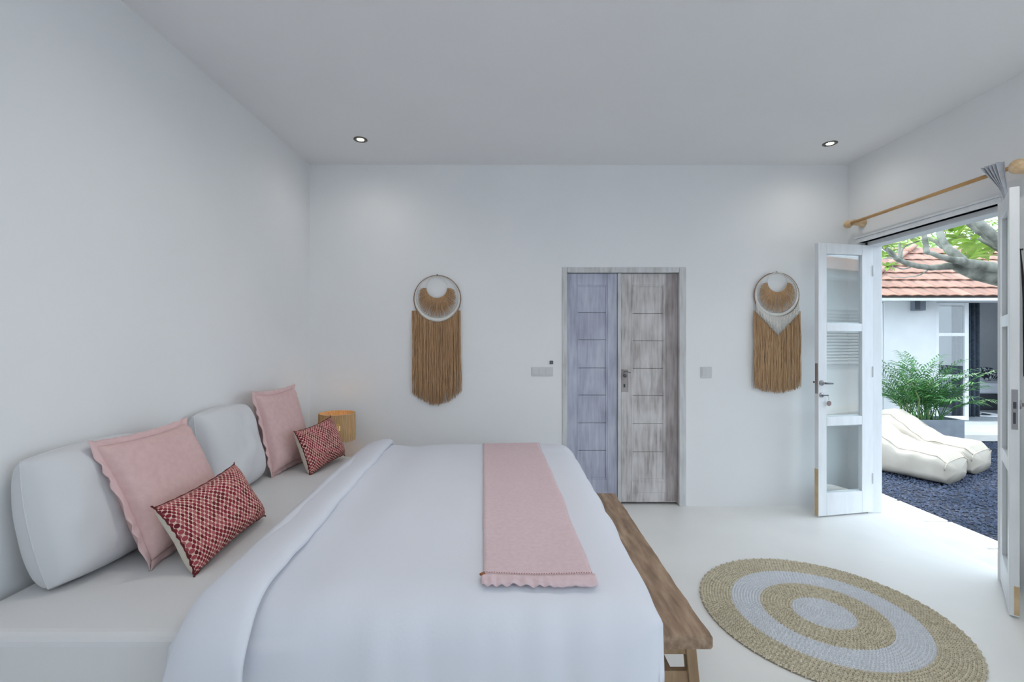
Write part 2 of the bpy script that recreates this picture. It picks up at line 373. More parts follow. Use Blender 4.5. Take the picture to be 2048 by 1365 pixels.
for z in (.25, 1.15, 2.0):
    MB().lathe(P(0.0, -.004, z), [(.007, 0), (.007, .09)], 10).build('hinge', 'white_paint', lf)

lf, P, pc, W, d, n = glazed_leaf('door_3', 'white glazed door leaf seen edge-on at the right of the opening', (2.965, 2.795), (2.615, 2.42), RAILS, .11, .435)
pc(W, W + .002, .99, 1.20, .008, .032).build('lock_plate', 'steel', lf, bevel=.0005)
pc(W + .0015, W + .003, 1.10, 1.135, .014, .026).build('latch_hole', 'dark_plastic', lf)
pc(W + .0015, W + .003, 1.02, 1.08, .014, .024).build('bolt_hole', 'dark_plastic', lf)
hn = MB().lathe(P(W - .03, T_ := .038, 1.12), [(.024, 0), (.024, .008), (.01, .01), (.01, .04), (.004, .045)], 14, -n).build('handle_rose', 'steel', lf, smooth=True)
MB().tube([P(W - .03, .075, 1.12), P(W - .05, .08, 1.12), P(W - .12, .08, 1.118)], .007, 8).build('lever', 'steel', hn, smooth=True)
pc(W - .0005, W + .0015, .02, .17, .018, .038).build('worn_edge', 'bare_edge', lf)
MB().tube([P(W - .01, .012, 2.262), P(W - .01, .012, 2.25)], .004, 6).build('flush_bolt', 'steel', lf)

# ------------------------------------------------------------------ bed
MX0, MX1, MY0, MY1, MZ = -1.745, .30, 1.365, 3.50, .58
bed = thing('bed', 'large bed with white fitted sheet standing against the plain wall', 'bed', ((MX0 + MX1) / 2, (MY0 + MY1) / 2, 0))
MB().box(MX0 + .02, MX1 - .03, MY0 + .03, MY1 - .03, .06, .31).build('bed_base', 'sheet_linen', bed, bevel=.02)
for x in (MX0 + .12, MX1 - .14):
    for y in (MY0 + .13, MY1 - .13):
        MB().lathe((x, y, 0), [(.025, 0), (.03, .07)], 12).build('bed_leg', 'brown_wood', bed)
m = MB(); NX, NY = 26, 26; pts = []
o = MB().box(MX0, MX1, MY0, MY1, .312, MZ).build('mattress', 'sheet_linen', bed)
k = o.modifiers.new('bevel', 'BEVEL'); k.width = .035; k.segments = 4

DR = .17; YN, YF, XF, ZT = 1.475, 3.36, .308, .695
def prof(s):
    if s <= 0: return 0, 0
    if s < DR * PI / 2: return DR * math.sin(s / DR), DR * (1 - math.cos(s / DR))
    return DR, DR + s - DR * PI / 2
def fold_x(y): return -.975 - .135 * (y - 1.37) / 2.0      # where the duvet's turned-back edge meets the sheet
def D(u, v, off=0.0):
    """duvet surface; u runs along x, v along y, both as arc length past the rounded edges"""
    if v < YN: oy, dy = prof(YN - v); y = YN - oy; sy = -1
    elif v > YF: oy, dy = prof(v - YF); y = YF + oy; sy = 1
    else: y, dy, sy = v, 0, 0
    if u > XF: ox, dx = prof(u - XF); x = XF + ox
    else: x, dx = u, 0
    dr = math.hypot(dx, dy)
    if sy and u > XF:
        hh = math.hypot(ox, oy)
        if hh > DR: x = XF + ox * DR / hh; y = (YN - oy * DR / hh) if sy < 0 else (YF + oy * DR / hh)
    t = (y - (YN + YF) / 2) / ((YF - YN) / 2)
    z = ZT + .018 * max(0, 1 - t * t) - dr
    z -= .02 * math.exp(-((u + .72) / .12) ** 2) * (dy < .1)
    # the foot tucks in behind the bench
    if z < .52: x -= .075 * smooth01(.52, .44, z) * smooth01(1.42, 1.56, y) * smooth01(.0, .1, ox if u > XF else 0)
    e = smooth01(0, .05, dr)
    w_ = .010 * nz(u * 2.2, v * 2.0, 3) + .005 * nz(u * 6 + 4, v * 5, 1)
    z += w_ * (1 - e * .7)
    if dy > .02: y += sy * (.012 * nz(u * 7, dy * 2, 5) + .006 * nz(u * 16, dy * 3, 9))
    if dx > .02: x += .012 * nz(v * 6, dx * 2, 8)
    return Vector((x, y, z + off))
du = thing('duvet', 'puffy white duvet spread over the bed with its head end turned back', 'duvet', (-.3, 2.4, .6))
NU, NV = 90, 120; pts = []
v0, v1 = YN - DR * PI / 2 - .10, YF + DR * PI / 2 + .10
for i in range(NU):
    for j in range(NV):
        v = v0 + (v1 - v0) * j / (NV - 1)
        yy = min(max(v, 1.3), 3.5)
        u0 = fold_x(yy) + .05; u1 = XF + DR * PI / 2 + .17
        u = u0 + (u1 - u0) * i / (NU - 1)
        pts.append(D(u, v))
m = MB(); m.grid(pts, NU, NV); m.build('duvet_cover', 'bed_linen', du, smooth=True, solid=.02)
# turned-back band at the head end
sec = [(.06, .588), (.0, .586), (-.008, .60), (-.006, .63), (.012, .668), (.05, .698), (.10, .716), (.16, .728), (.20, .730), (.222, .722), (.23, .706), (.222, .694), (.19, .69)]
m = MB(); pts = []; NV2 = 100
for (dx, z) in sec:
    for j in range(NV2):
        v = v0 + .02 + (v1 - v0 - .04) * j / (NV2 - 1)
        if v < YN: oy, dy = prof(YN - v); y = YN - oy - .02; sy = -1
        elif v > YF: oy, dy = prof(v - YF); y = YF + oy + .02; sy = 1
        else: y, dy, sy = v, 0, 0
        hgt = (z - .586)
        x = fold_x(y) + dx + .012 * nz(y * 3, 0, 2) + .008 * nz(y * 9, 2, 4) * smooth01(.1, .2, dx)
        if dy > 0:      # over the side the band lies against the drop
            y += sy * (hgt * .25 * smooth01(0, DR, dy)) ; zz = z - dy
            y += sy * .012 * nz(x * 16, dy * 4, 1) * smooth01(.05, .2, dy)
        else: zz = z
        zz += .006 * nz(x * 5, y * 5, 7) * smooth01(.0, .1, dx)
        if sy == 0 or dy < .09: zz = max(zz, .583)
        pts.append((x, y, zz))
m.grid(pts, len(sec), NV2, flip=False); m.build('turned_back_fold', 'bed_linen', du, smooth=True)

# pink throw across the foot of the bed
th = thing('bed_throw', 'dusty pink cotton throw laid across the white duvet near the bench', 'throw', (.05, 2.4, .72))
def throw_edges(v):
    t = min(1, max(0, (v - 1.42) / 1.98))
    return -.088 - .125 * t + .004 * nz(v * 5, 1), .262 - .07 * t + .006 * nz(v * 4, 7)
NU, NV = 26, 90; pts = []; va, vb = 1.468, YF + .24
for i in range(NU):
    for j in range(NV):
        v = va + (vb - va) * j / (NV - 1); a, b = throw_edges(v); s = i / (NU - 1); u = a + (b - a) * s
        bump = .006 * math.exp(-((v - 1.60 + .25 * s) / .02) ** 2) * smooth01(.1, .2, s) * smooth01(.65, .5, s)
        pts.append(D(u, v, .009 + bump + .002 * nz(u * 20, v * 14, 2)))
m = MB(); m.grid(pts, NU, NV); m.build('throw_cloth', 'pink_throw', th, smooth=True, solid=.006)
pts = []; NUh = 60
for i in range(NUh):
    s = i / (NUh - 1)
    for j in range(5):
        v = 1.472 - .058 * j / 4 - .012 * nz(s * 5, 3) * j / 4; a, b = throw_edges(v); u = a - .006 + (b - a + .012) * s
        pts.append(D(u, v, .012 + (.005 * math.sin(s * 70 + 2 * math.sin(s * 9)) * (1 - .7 * smooth01(.45, .7, s)) + .003) * (j / 4)))
m = MB(); m.grid(pts, NUh, 5); m.build('frilled_hem', 'pink_throw', th, smooth=True, solid=.003)
m = MB()
for i in range(44):
    s = (i + .2) / 44; v = 1.474; a, b = throw_edges(v)
    p = D(a + (b - a) * s, v + .003 * nz(s * 30, 1), .0165); q = D(a + (b - a) * (s + .012), v + .003 * nz(s * 30, 1), .0165)
    m.tube([p, q], .0016, 4)
m.build('hem_stitching', 'stitch', th, kind='stuff')
p = D(throw_edges(1.47)[0] - .002, 1.462, .016)
m = MB(); m.obox(p, Vector((.75, .66, 0)), Vector((-.66, .75, 0)), (0, 0, 1), .008, .0055, .003); m.build('corner_tag', 'tag_brown', th, bevel=.001)

# ------------------------------------------------------------------ cushions
def cushion_frame(c, yaw, tilt, roll=0):
    R = Matrix.Rotation(yaw, 3, 'Z') @ Matrix.Rotation(-tilt, 3, 'Y')
    a = R @ Vector((0, 1, 0)); b = R @ Vector((0, 0, 1)); n = R @ Vector((1, 0, 0))
    if roll:
        Q = Matrix.Rotation(roll, 3, n); a = Q @ a; b = Q @ b
    return Vector(c), a, b, n
def outline(u, v, w, h, conc):
    if conc < 0: k = 1 - .06 * u * u * v * v; u, v, conc = u * k, v * k, conc
    return u * w / 2 * (1 - conc * (1 - v * v) * abs(u) ** 2), v * h / 2 * (1 - conc * (1 - u * u) * abs(v) ** 2)
def cushion_side(fr, w, h, T, sgn, conc, seed, N=30, puff=.42, wr=.004, uvs=False):
    c, a, b, n = fr; m = MB(); pts = []; uv = []
    for i in range(N):
        for j in range(N):
            u = -math.cos(PI * i / (N - 1)); v = -math.cos(PI * j / (N - 1))
            u = u * .6 + (-1 + 2 * i / (N - 1)) * .4; v = v * .6 + (-1 + 2 * j / (N - 1)) * .4
            x, y = outline(u, v, w, h, conc)
            t = T / 2 * (max(0, (1 - u ** 4)) * max(0, (1 - v ** 4))) ** puff * (1 - .10 * v)
            t += wr * 2.2 * nz(u * 1.7 + seed, v * 1.7, sgn) * (1 - u ** 4) * (1 - v ** 4) + wr * nz(u * 5 + seed, v * 5, sgn + 3) * (1 - u * u) * (1 - v * v)
            pts.append(c + a * x + b * y + n * (sgn * t)); uv.append((i / (N - 1) * w * 1.12, j / (N - 1) * h * 1.2))
    m.grid(pts, N, N, flip=(sgn < 0))
    if uvs: m.uv = uv
    return m
def perimeter(w, h, conc, k=36, grow=0):
    """points round the seam, with outward directions"""
    P = []
    for s in range(4):
        for i in range(k):
            q = -1 + 2 * i / k
            u, v = [(q, -1), (1, q), (-q, 1), (-1, -q)][s]
            P.append(outline(u, v, w, h, conc))
    return P
def cushion_base(fr, h): return fr[0] - fr[2] * (h / 2)

def white_pillow(label, c, yaw, tilt, w, h, T, seed, roll=0):
    fr = cushion_frame(c, yaw, tilt, roll); r = thing('pillow', label, 'pillow', cushion_base(fr, h), 'white bed pillows')
    a = cushion_side(fr, w, h, T, 1, -.02, seed, puff=.40, wr=.009); b = cushion_side(fr, w, h, T, -1, -.02, seed, puff=.40, wr=.009)
    a.add(b.v, b.f); a.build('pillow_case', 'pillow_linen', r, smooth=True)
    m = MB(); per = perimeter(w, h, -.02, 20)
    pts = [fr[0] + fr[1] * x + fr[2] * y for x, y in per]; m.tube(pts + [pts[0]], .003, 5, cap=False); m.build('seam', 'pillow_linen', r, smooth=True)
    return r
def pink_cushion(label, c, yaw, tilt, w, h, T, seed, roll=0):
    fr = cushion_frame(c, yaw, tilt, roll); c, a, b, n = fr
    r = thing('cushion', label, 'cushion', cushion_base(fr, h), 'plain pink cushions')
    cushion_side(fr, w, h, T, 1, .07, seed, wr=.006).build('front_panel', 'pink_linen', r, smooth=True)
    cushion_side(fr, w, h, T, -1, .07, seed, wr=.006).build('back_panel', 'pink_linen', r, smooth=True)
    per = perimeter(w, h, .07, 40); k = len(per); pts = []
    for i in range(k + 1):
        x, y = per[i % k]; L = math.hypot(x / w, y / h) / .5
        ang = math.atan2(y / h, x / w); ox = max(-1, min(1, 1.5 * math.cos(ang))); oy = max(-1, min(1, 1.5 * math.sin(ang)))
        ruff = math.sin(i * 1.05 + 1.5 * math.sin(i * .37 + seed))
        for j in range(4):
            g = (-.006 + .034 * j / 3) * (1 + .12 * nz(i * .5, seed, 3))
            pts.append(c + a * (x + ox * g) + b * (y + oy * g) + n * (ruff * .007 * j / 3))
    m = MB(); m.grid(pts, k + 1, 4); m.build('frilled_border', 'pink_flange', r, smooth=True, solid=.003)
    return r
def dotted_cushion(label, c, yaw, tilt, w, h, T, seed, roll=0):
    fr = cushion_frame(c, yaw, tilt, roll); c, a, b, n = fr
    r = thing('cushion', label, 'cushion', cushion_base(fr, h), 'red patterned cushions')
    cushion_side(fr, w, h, T, 1, .09, seed, uvs=True).build('front_panel', 'dot_print', r, smooth=True)
    cushion_side(fr, w, h, T, -1, .09, seed).build('back_panel', 'cream_cotton', r, smooth=True)
    per = perimeter(w, h, .09, 30); pts = [c + a * x + b * y + n * (.002 * math.sin(i * 2.1)) for i, (x, y) in enumerate(per)]
    m = MB(); m.tube(pts + [pts[0]], [.0035 + .0012 * math.sin(i * 1.7) for i in range(len(pts) + 1)], 6, cap=False); m.build('piping', 'maroon_piping', r, smooth=True)
    for sx in (-1, 1):
        for sy in (-1, 1):
            q = c + a * (sx * w / 2) + b * (sy * h / 2); m = MB()
            for t in range(4):
                dd = (a * sx * random.uniform(.4, 1) + b * sy * random.uniform(.4, 1) + n * random.uniform(-.3, .3)).normalized()
                m.tube([q - dd * .004, q + dd * .014], [.0035, .001], 5)
            m.build('corner_tuft', 'maroon_piping', r)
    return r
def rest(fr_c_bottom, tilt, yaw, h):
    """centre of a cushion whose lower edge midpoint is given"""
    R = Matrix.Rotation(yaw, 3, 'Z') @ Matrix.Rotation(-tilt, 3, 'Y')
    return Vector(fr_c_bottom) + (R @ Vector((0, 0, 1))) * (h / 2)
white_pillow('white pillow against the wall nearest the front edge of the bed', rest((-1.595, 1.835, .585), .22, 0, .475), 0, .22, .53, .475, .23, 1)
white_pillow('white pillow between the two pink cushions against the wall', rest((-1.61, 2.69, .585), .20, 0, .49), 0, .20, .48, .49, .21, 5)
pink_cushion('large pink frilled cushion in front of the nearest white pillow', rest((-1.395, 2.02, .60), .44, .03, .50), .03, .44, .50, .49, .15, 2)
pink_cushion('pink frilled cushion at the far end of the bed near the lamp', rest((-1.52, 3.175, .60), .24, -.09, .52), -.09, .24, .44, .52, .15, 8)
dotted_cushion('red and cream dotted cushion leaning on the large front pink cushion', rest((-1.195, 1.975, .592), .50, .05, .29), .05, .50, .545, .29, .13, 3, roll=.03)
dotted_cushion('red and cream dotted cushion in front of the fringed lamp', rest((-1.285, 3.205, .592), .34, -.16, .30), -.16, .34, .44, .30, .13, 6, roll=.06)

# ------------------------------------------------------------------ bedside table and lamp beyond the bed
t = thing('bedside_table', 'small wooden bedside table in the corner beyond the bed', 'table', (-1.47, 3.80, 0))
MB().box(-1.70, -1.24, 3.60, 4.0, .37, .40).build('tabletop', 'table_wood', t, bevel=.006)
for x in (-1.67, -1.27):
    for y in (3.63, 3.97): MB().tube([(x, y, 0), (x, y, .37)], [.015, .022], 10).build('leg', 'table_wood', t)
MB().box(-1.68, -1.26, 3.62, 3.98, .31, .368).build('apron', 'table_wood', t)
LX, LY = -1.435, 3.77
l = thing('table_lamp', 'table lamp with a straw fringed drum shade glowing orange at the top', 'lamp', (LX, LY, .40))
MB().lathe((LX, LY, .402), [(.06, 0), (.065, .01), (.04, .03), (.055, .09), (.05, .15), (.03, .2), (.012, .24), (.01, .29)], 20).build('lamp_base', 'ceramic_white', l, smooth=True)
MB().lathe((LX, LY, .70), [(.004, 0), (.024, .02), (.026, .045), (.014, .07), (.002, .075)], 16).build('bulb', 'bulb', l, smooth=True)
m = MB(); Z1 = .862
for k in range(150):
    a = 2 * PI * k / 150; R = .139 + random.uniform(-.003, .003); zb = .645 + random.uniform(-.008, .008)
    m.tube([(LX + R * math.cos(a), LY + R * math.sin(a), Z1), (LX + (R + .002) * math.cos(a + .01), LY + (R + .002) * math.sin(a + .01), .75), (LX + R * math.cos(a + .015), LY + R * math.sin(a + .015), zb)], .0031, 4)
m.build('fringe', 'lamp_straw', l, kind='stuff')
m = MB(); m.torus((LX, LY, Z1), .138, .005, (0, 0, 1), 40, 6); m.torus((LX, LY, .72), .134, .002, (0, 0, 1), 40, 5)
for k in range(3):
    a = 2 * PI * k / 3; m.tube([(LX, LY, .74), (LX + .134 * math.cos(a), LY + .134 * math.sin(a), .72)], .002, 5)
m.build('shade_frame', 'lamp_straw', l, smooth=True)
bl = bpy.data.lights.new('lamp_bulb_light', 'POINT'); bl.energy = .07; bl.color = (1, .62, .28); bl.shadow_soft_size = .03
b = bpy.data.objects.new('lamp_bulb_light', bl); COL.objects.link(b); b.parent = l; b.location = (0, 0, .41)

# ------------------------------------------------------------------ bench at the foot of the bed
bn = thing('bench', 'rustic brown wooden bench with rough-edged plank top at the foot of the bed', 'bench', (.55, 2.29, 0))
BX0, BX1, BY0, BY1, BZ = .425, .681, 1.566, 3.03, .45
NL = 46; pts = []
def bedge(y, s): return .006 * nz(y * 6, s) + .004 * nz(y * 17, s + 3)
ring = []
for i in range(NL):
    y = BY0 + (BY1 - BY0) * i / (NL - 1)
    xl, xr = BX0 + bedge(y, 1), BX1 + bedge(y, 5); zt = BZ + .002 * nz(y * 5, 9)
    ring += [(xl, y, .404), (xr - .006, y, .404), (xr, y, .412), (xr, y, zt - .007), (xr - .006, y, zt), ((xl + xr) / 2, y, zt + .001), (xl, y, zt)]
k = 7; fs = [(i * k + j, i * k + (j + 1) % k, (i + 1) * k + (j + 1) % k, (i + 1) * k + j) for i in range(NL - 1) for j in range(k)]
fs = [f[::-1] for f in fs] + [tuple(range(k)), tuple((NL - 1) * k + j for j in range(k))[::-1]]
MB().add(ring, fs).build('plank_top', 'bench_wood', bn)
for y in (1.64, 2.955):
    for s in (-1, 1):
        xt = .553 + s * .075; xb = .553 + s * .115
        m = MB(); a = Vector((xb - xt, 0, -.404)).normalized(); L = math.hypot(xb - xt, .404)
        m.obox(((xt + xb) / 2, y, .203), a, (0, 1, 0), a.cross(Vector((0, 1, 0))), L / 2, .02, .019); m.build('leg', 'bench_leg_wood', bn, bevel=.004)
    MB().box(.49, .616, y - .014, y + .014, .345, .395).build('end_rail', 'bench_leg_wood', bn, bevel=.003)
    MB().box(.468, .638, y - .012, y + .012, .24, .285).build('end_stretcher', 'bench_leg_wood', bn, bevel=.003)
MB().box(.535, .571, 1.64, 2.955, .25, .28).build('long_stretcher', 'bench_leg_wood', bn, bevel=.003)

# ------------------------------------------------------------------ rug
RX, RY, RR = 1.655, 2.445, .606
rug = thing('round_rug', 'round braided rug with alternating seagrass and white rings', 'rug', (RX, RY, 0))
def braids(r0, r1, name, m_):
    V = []; F = []; rows = int(round((r1 - r0) / .0145)); rw = (r1 - r0) / rows
    oct_v = np.array([(1, 0, 0), (0, 1, 0), (-1, 0, 0), (0, -1, 0), (0, 0, 1), (0, 0, -1)], float)
    oct_f = [(0, 1, 4), (1, 2, 4), (2, 3, 4), (3, 0, 4)]
    for i in range(rows):
        r = r0 + rw * (i + .5); n_ = max(6, int(2 * PI * r / .0175))
        for k in range(n_):
            for s in (-1, 1):
                a = 2 * PI * (k + .25 * s + random.uniform(-.1, .1)) / n_; rr = r + s * rw * .22
                c, sn = math.cos(a), math.sin(a); yaw = a + PI / 2 + s * .6
                cy, sy = math.cos(yaw), math.sin(yaw)
                p = oct_v * np.array((.0105, .0046, .0085 + random.uniform(-.0015, .002)))
                x = RX + rr * c + p[:, 0] * cy - p[:, 1] * sy; y = RY + rr * sn + p[:, 0] * sy + p[:, 1] * cy
                b = len(V); V.extend(zip(x.tolist(), y.tolist(), (p[:, 2] + .0065).tolist())); F.extend(tuple(q + b for q in f) for f in oct_f)
    mb = MB(); mb.v = V; mb.f = F; n_ = 96; bk = MB()
    if r0 > .02:
        vs = [(RX + q * math.cos(2 * PI * k / n_), RY + q * math.sin(2 * PI * k / n_), z) for (q, z) in ((r0, .001), (r0, .007), (r1, .007), (r1, .001)) for k in range(n_)]
        fs = [(i * n_ + k, i * n_ + (k + 1) % n_, (i + 1) * n_ + (k + 1) % n_, (i + 1) * n_ + k) for i in range(3) for k in range(n_)]
        bk.add(vs, fs)
    else: bk.lathe((RX, RY, 0), [(r1, .001), (r1, .007)], n_)
    o = mb.build(name, m_, rug, kind='stuff')
    bk.build('backing', m_ + '_dark', o)  # darker backing paints the shade seen in the gaps
    return o
braids(.444, RR, 'seagrass_ring', 'seagrass'); braids(.297, .444, 'white_ring', 'rug_white')
braids(.146, .297, 'seagrass_ring', 'seagrass'); braids(0.004, .146, 'white_centre', 'rug_white')
m = MB(); n_ = 72
for k in range(n_):
    a = 2 * PI * k / n_; d_ = Vector((math.cos(a), math.sin(a), 0)); p = Vector((RX, RY, .006)) + d_ * (RR + .001)
    m.tube([p - d_ * .007 + Vector((0, 0, .008)), p + d_ * .002 + Vector((0, 0, .005)), p + d_ * .004 + Vector((0, 0, -.003))], .0026, 5)
m.build('edge_stitching', 'cream_cotton', rug, kind='stuff')
# ------------------------------------------------------------------ wall hangings
def hanging(label, cx, cz, R, icx, icz, ir, fx0, fx1, ftop, fbot, sag, vmac, m_, group='macrame wall hangings'):
    Y = YB - .02
    g = thing('wall_hanging', label, 'wall hanging', (cx, YB, cz), group)
    m = MB(); m.torus((cx, Y, cz), R, .0045, (0, 1, 0), 64, 8); m.build('hoop', 'hoop_wood', g, smooth=True)
    # white yarn wound round the inside of the hoop, thick below and thin above
    vs = []; n_ = 72; kk = 8
    for i in range(n_):
        a = 2 * PI * i / n_; th = (.006 + .028 * (0.5 - .5 * math.sin(a)) ** 1.2) / 2
        rc = R - .003 - th; r2 = th * (1 + .05 * math.sin(i * 7))
        for j in range(kk):
            b = 2 * PI * j / kk; rr = rc + r2 * math.cos(b); vs.append((cx + rr * math.cos(a), Y + .008 * math.sin(b), cz + rr * math.sin(a)))
    fs = [(i * kk + j, ((i + 1) % n_) * kk + j, ((i + 1) % n_) * kk + (j + 1) % kk, i * kk + (j + 1) % kk) for i in range(n_) for j in range(kk)]
    MB().add(vs, fs).build('yarn_wrap', 'white_yarn', g, smooth=True)
    m = MB(); m.torus((icx, Y - .004, icz), ir, .003, (0, 1, 0), 40, 6); m.build('inner_hoop', 'white_yarn', g, smooth=True)
    m = MB()
    for k in range(150):                      # fan of raffia below the small hoop
        a = PI + PI * (.02 + .96 * (k + random.random()) / 150); ca, sa = math.cos(a), math.sin(a)
        p0 = Vector((icx + ir * ca, Y - .008, icz + ir * sa)); oc = Vector((cx, Y, cz + .010)); ro = R * .80
        ex, ez = icx - oc.x, icz - oc.z; bq = ex * ca + ez * sa; tq = -bq + math.sqrt(max(0, bq * bq - ex * ex - ez * ez + ro * ro))
        tip = Vector((icx + tq * ca, Y - .010, icz + tq * sa - .006))
        mid = (p0 + tip) / 2 + Vector((random.uniform(-.004, .004), -random.uniform(.002, .012), random.uniform(-.004, .004)))
        m.tube([p0, mid, tip + Vector((random.uniform(-.005, .005), random.uniform(-.004, .003), random.uniform(-.006, .006)))], [.0022, .0030, .0012], 4)
    m.build('raffia_fan', m_, g, kind='stuff')
    m = MB(); n_ = 260
    for k in range(n_):
        s = (k + random.random()) / n_; x = fx0 + (fx1 - fx0) * s; tt = 2 * s - 1
        dxh = x - cx
        zt = cz - math.sqrt(max(0, R * R - dxh * dxh)) if abs(dxh) < R else ftop
        zt = min(zt, ftop)
        if vmac: zt = min(zt, vmac[1] + abs(x - vmac[0]) * vmac[2])
        zb = fbot + sag * abs(tt) ** 1.6 + random.uniform(-.02, .012)
        x2 = x + (.012 * math.sin(k * 12.9898) + random.uniform(-.008, .008)); yy = Y - random.uniform(-.006, .016)
        pts = []
        for j in range(7):
            q = j / 6; pts.append((x + (x2 - x) * q + .011 * nz(k * .37, q * 5, 2), yy - .006 * nz(k * .2, q * 3, 6) - .006 * math.sin(PI * q), zt + (zb - zt) * q))
        m.tube(pts, [(.0030, .0034, .0034, .0034, .0032, .0030, .0016)[j] * random.choice((.7, 1, 1.25)) for j in range(7)], 4)
    m.build('long_fringe', m_, g, kind='stuff')
    if vmac:
        m = MB(); n_ = 30
        for k in range(n_):
            x = fx0 + .012 + (fx1 - fx0 - .024) * (k + .5) / n_; dxh = x - cx
            zt = cz - math.sqrt(max(0, R * R - dxh * dxh)) + .006 if abs(dxh) < R * .98 else ftop + .012
            zb = vmac[1] + abs(x - vmac[0]) * vmac[2] - .006
            zt = max(zt, zb + .02)
            m.tube([(x, Y - .018, zt), (x, Y - .026, (zt + zb) / 2), (x, Y - .022, zb)], [.0055, .006, .0035], 6)
        m.build('white_cord_chevron', 'white_yarn', g, smooth=True)
    m = MB(); m.lathe((cx, YB, cz + R + .004), [(.004, 0), (.004, .02), (.007, .022), (.007, .025)], 10, (0, -1, 0)); m.build('wall_hook', 'steel_dark', g)
S_ = 227.2
hanging('macrame hanging with a plain brown raffia fringe, above the bed', wx(875.4), wz(598.6), 46.5 / S_, wx(874.6), wz(576), 21 / S_, wx(826), wx(921), wz(622), wz(808), .11, None, 'raffia')
hanging('macrame hanging with a white cord chevron over its fringe, beside the glazed door', wx(1550.4), wz(591), 44.5 / S_, wx(1551), wz(565.5), 19.5 / S_, wx(1504.5), wx(1596), wz(622), wz(783), .045, (wx(1551), wz(670), 1.05), 'raffia_pale')

# ------------------------------------------------------------------ switches
s = thing('switch_plate', 'wide white switch plate on the wall left of the timber door', 'switch', (wx(1084), YB, wz(743)))
MB().box(wx(1063), wx(1106), YB - .009, YB, wz(752.5), wz(734.5)).build('plate', 'plate_grey', s, bevel=.003)
for i in range(3): MB().box(wx(1065 + 13.3 * i), wx(1077.5 + 13.3 * i), YB - .012, YB - .008, wz(750), wz(737)).build('rocker', 'plate_grey', s, bevel=.002)
s = thing('key_card_holder', 'tiny dark square holder above the wide switch plate', 'switch', (wx(1103), YB, wz(725)))
MB().box(wx(1099.5), wx(1106), YB - .016, YB, wz(728.5), wz(722)).build('holder', 'dark_plastic', s, bevel=.002)
MB().box(wx(1100.8), wx(1104.8), YB - .018, YB - .015, wz(727), wz(723.5)).build('button', 'lamp_mid', s)
s = thing('switch_plate', 'small square white switch plate on the wall right of the timber door', 'switch', (wx(1411), YB, wz(745)))
MB().box(wx(1401), wx(1423), YB - .009, YB, wz(756), wz(734)).build('plate', 'plate_grey', s, bevel=.003)
MB().box(wx(1404), wx(1408.5), YB - .013, YB - .008, wz(752), wz(738)).build('rocker', 'plate_grey', s, bevel=.002)
MB().box(wx(1411), wx(1420), YB - .011, YB - .008, wz(753), wz(737)).build('rocker', 'plate_grey', s, bevel=.002)

# ------------------------------------------------------------------ downlights
def downlight(label, x, y, e=2):
    l = thing('downlight', label, 'downlight', (x, y, ZC), 'ceiling downlights')
    MB().lathe((x, y, ZC - .006), [(.052, .006), (.052, .002), (.046, 0), (.034, .001), (.028, .004), (.0, .005)], 28, cap=False).build('trim_ring', 'nickel_trim', l, smooth=True)
    MB().lathe((x, y, ZC - .003), [(.026, 0), (.026, .0025)], 24).build('lens', 'lamp_lens', l)
    p = bpy.data.lights.new('downlight_beam', 'SPOT'); p.energy = e; p.color = (1, .95, .87); p.spot_size = 2.9; p.spot_blend = 1.0; p.shadow_soft_size = .03
    o = bpy.data.objects.new('downlight_beam', p); COL.objects.link(o); o.parent = l; o.location = (0, 0, -.02)
a = at(721, 279, 1); tt = (ZC - CH) / (a.z - CH); downlight('recessed ceiling downlight above the head of the bed', a.x * tt, tt)
a = at(1660, 287, 1); tt = (ZC - CH) / (a.z - CH); downlight('recessed ceiling downlight near the french doors', a.x * tt, tt)

for lab, x, y in (('unseen ceiling light added over the middle of the bed', -.55, 1.95), ('unseen ceiling light added over the bench', .75, 1.95), ('unseen ceiling light added over the braided rug', 2.2, 1.95), ('unseen ceiling light added behind the camera', .7, -.6)):
    downlight(lab, x, y, 8)  # out-of-frame fill lights, added to brighten the bed and floor
# ------------------------------------------------------------------ curtain rod and curtain
RXx = 2.872; RZ = 2.452
rod = thing('curtain_rod', 'wooden curtain rod with turned end pieces above the french doors', 'curtain rod', (RXx, 3.3, RZ))
MB().tube([(RXx, 3.93, RZ), (RXx, 2.58, RZ)], .0125, 12).build('pole', 'bamboo', rod, smooth=True)
for y in (3.93,):
    big = y < 3
    q = 1.0 if not big else 1.12
    MB().lathe((RXx, y + (.03 if not big else .02), RZ), [(.004, 0), (.022 * q, .004), (.032 * q, .016), (.034 * q, .032), (.028 * q, .048), (.018, .054), (.018, .07)], 20, (0, -1 if not big else 1, 0)).build('finial', 'pine', rod, smooth=True)
    yb = y - .06 if not big else y + .02
    if big: continue
    MB().lathe((XR, yb, RZ), [(.038, 0), (.040, .01), (.034, .024), (.026, .04), (.024, .085)], 20, (-1, 0, 0)).build('bracket', 'pine', rod, smooth=True)
MB().lathe((XR, 2.575, RZ - .02), [(.041, 0), (.040, .05), (.040, .13), (.036, .142), (.024, .148), (.004, .15)], 24, (-1, 0, 0)).build('bracket', 'pine', rod, smooth=True)
MB().lathe((2.835, 2.5375, RZ - .005), [(.011, .0), (.010, .003), (.003, .004)], 12, (0, -.93, .37)).build('wood_knot', 'pine_knot', rod)
cu = thing('curtain', 'grey pleated curtain gathered and swept behind the near door leaf', 'curtain', (RXx, 2.7, 1.2))
pts = []; NU, NV = 60, 40
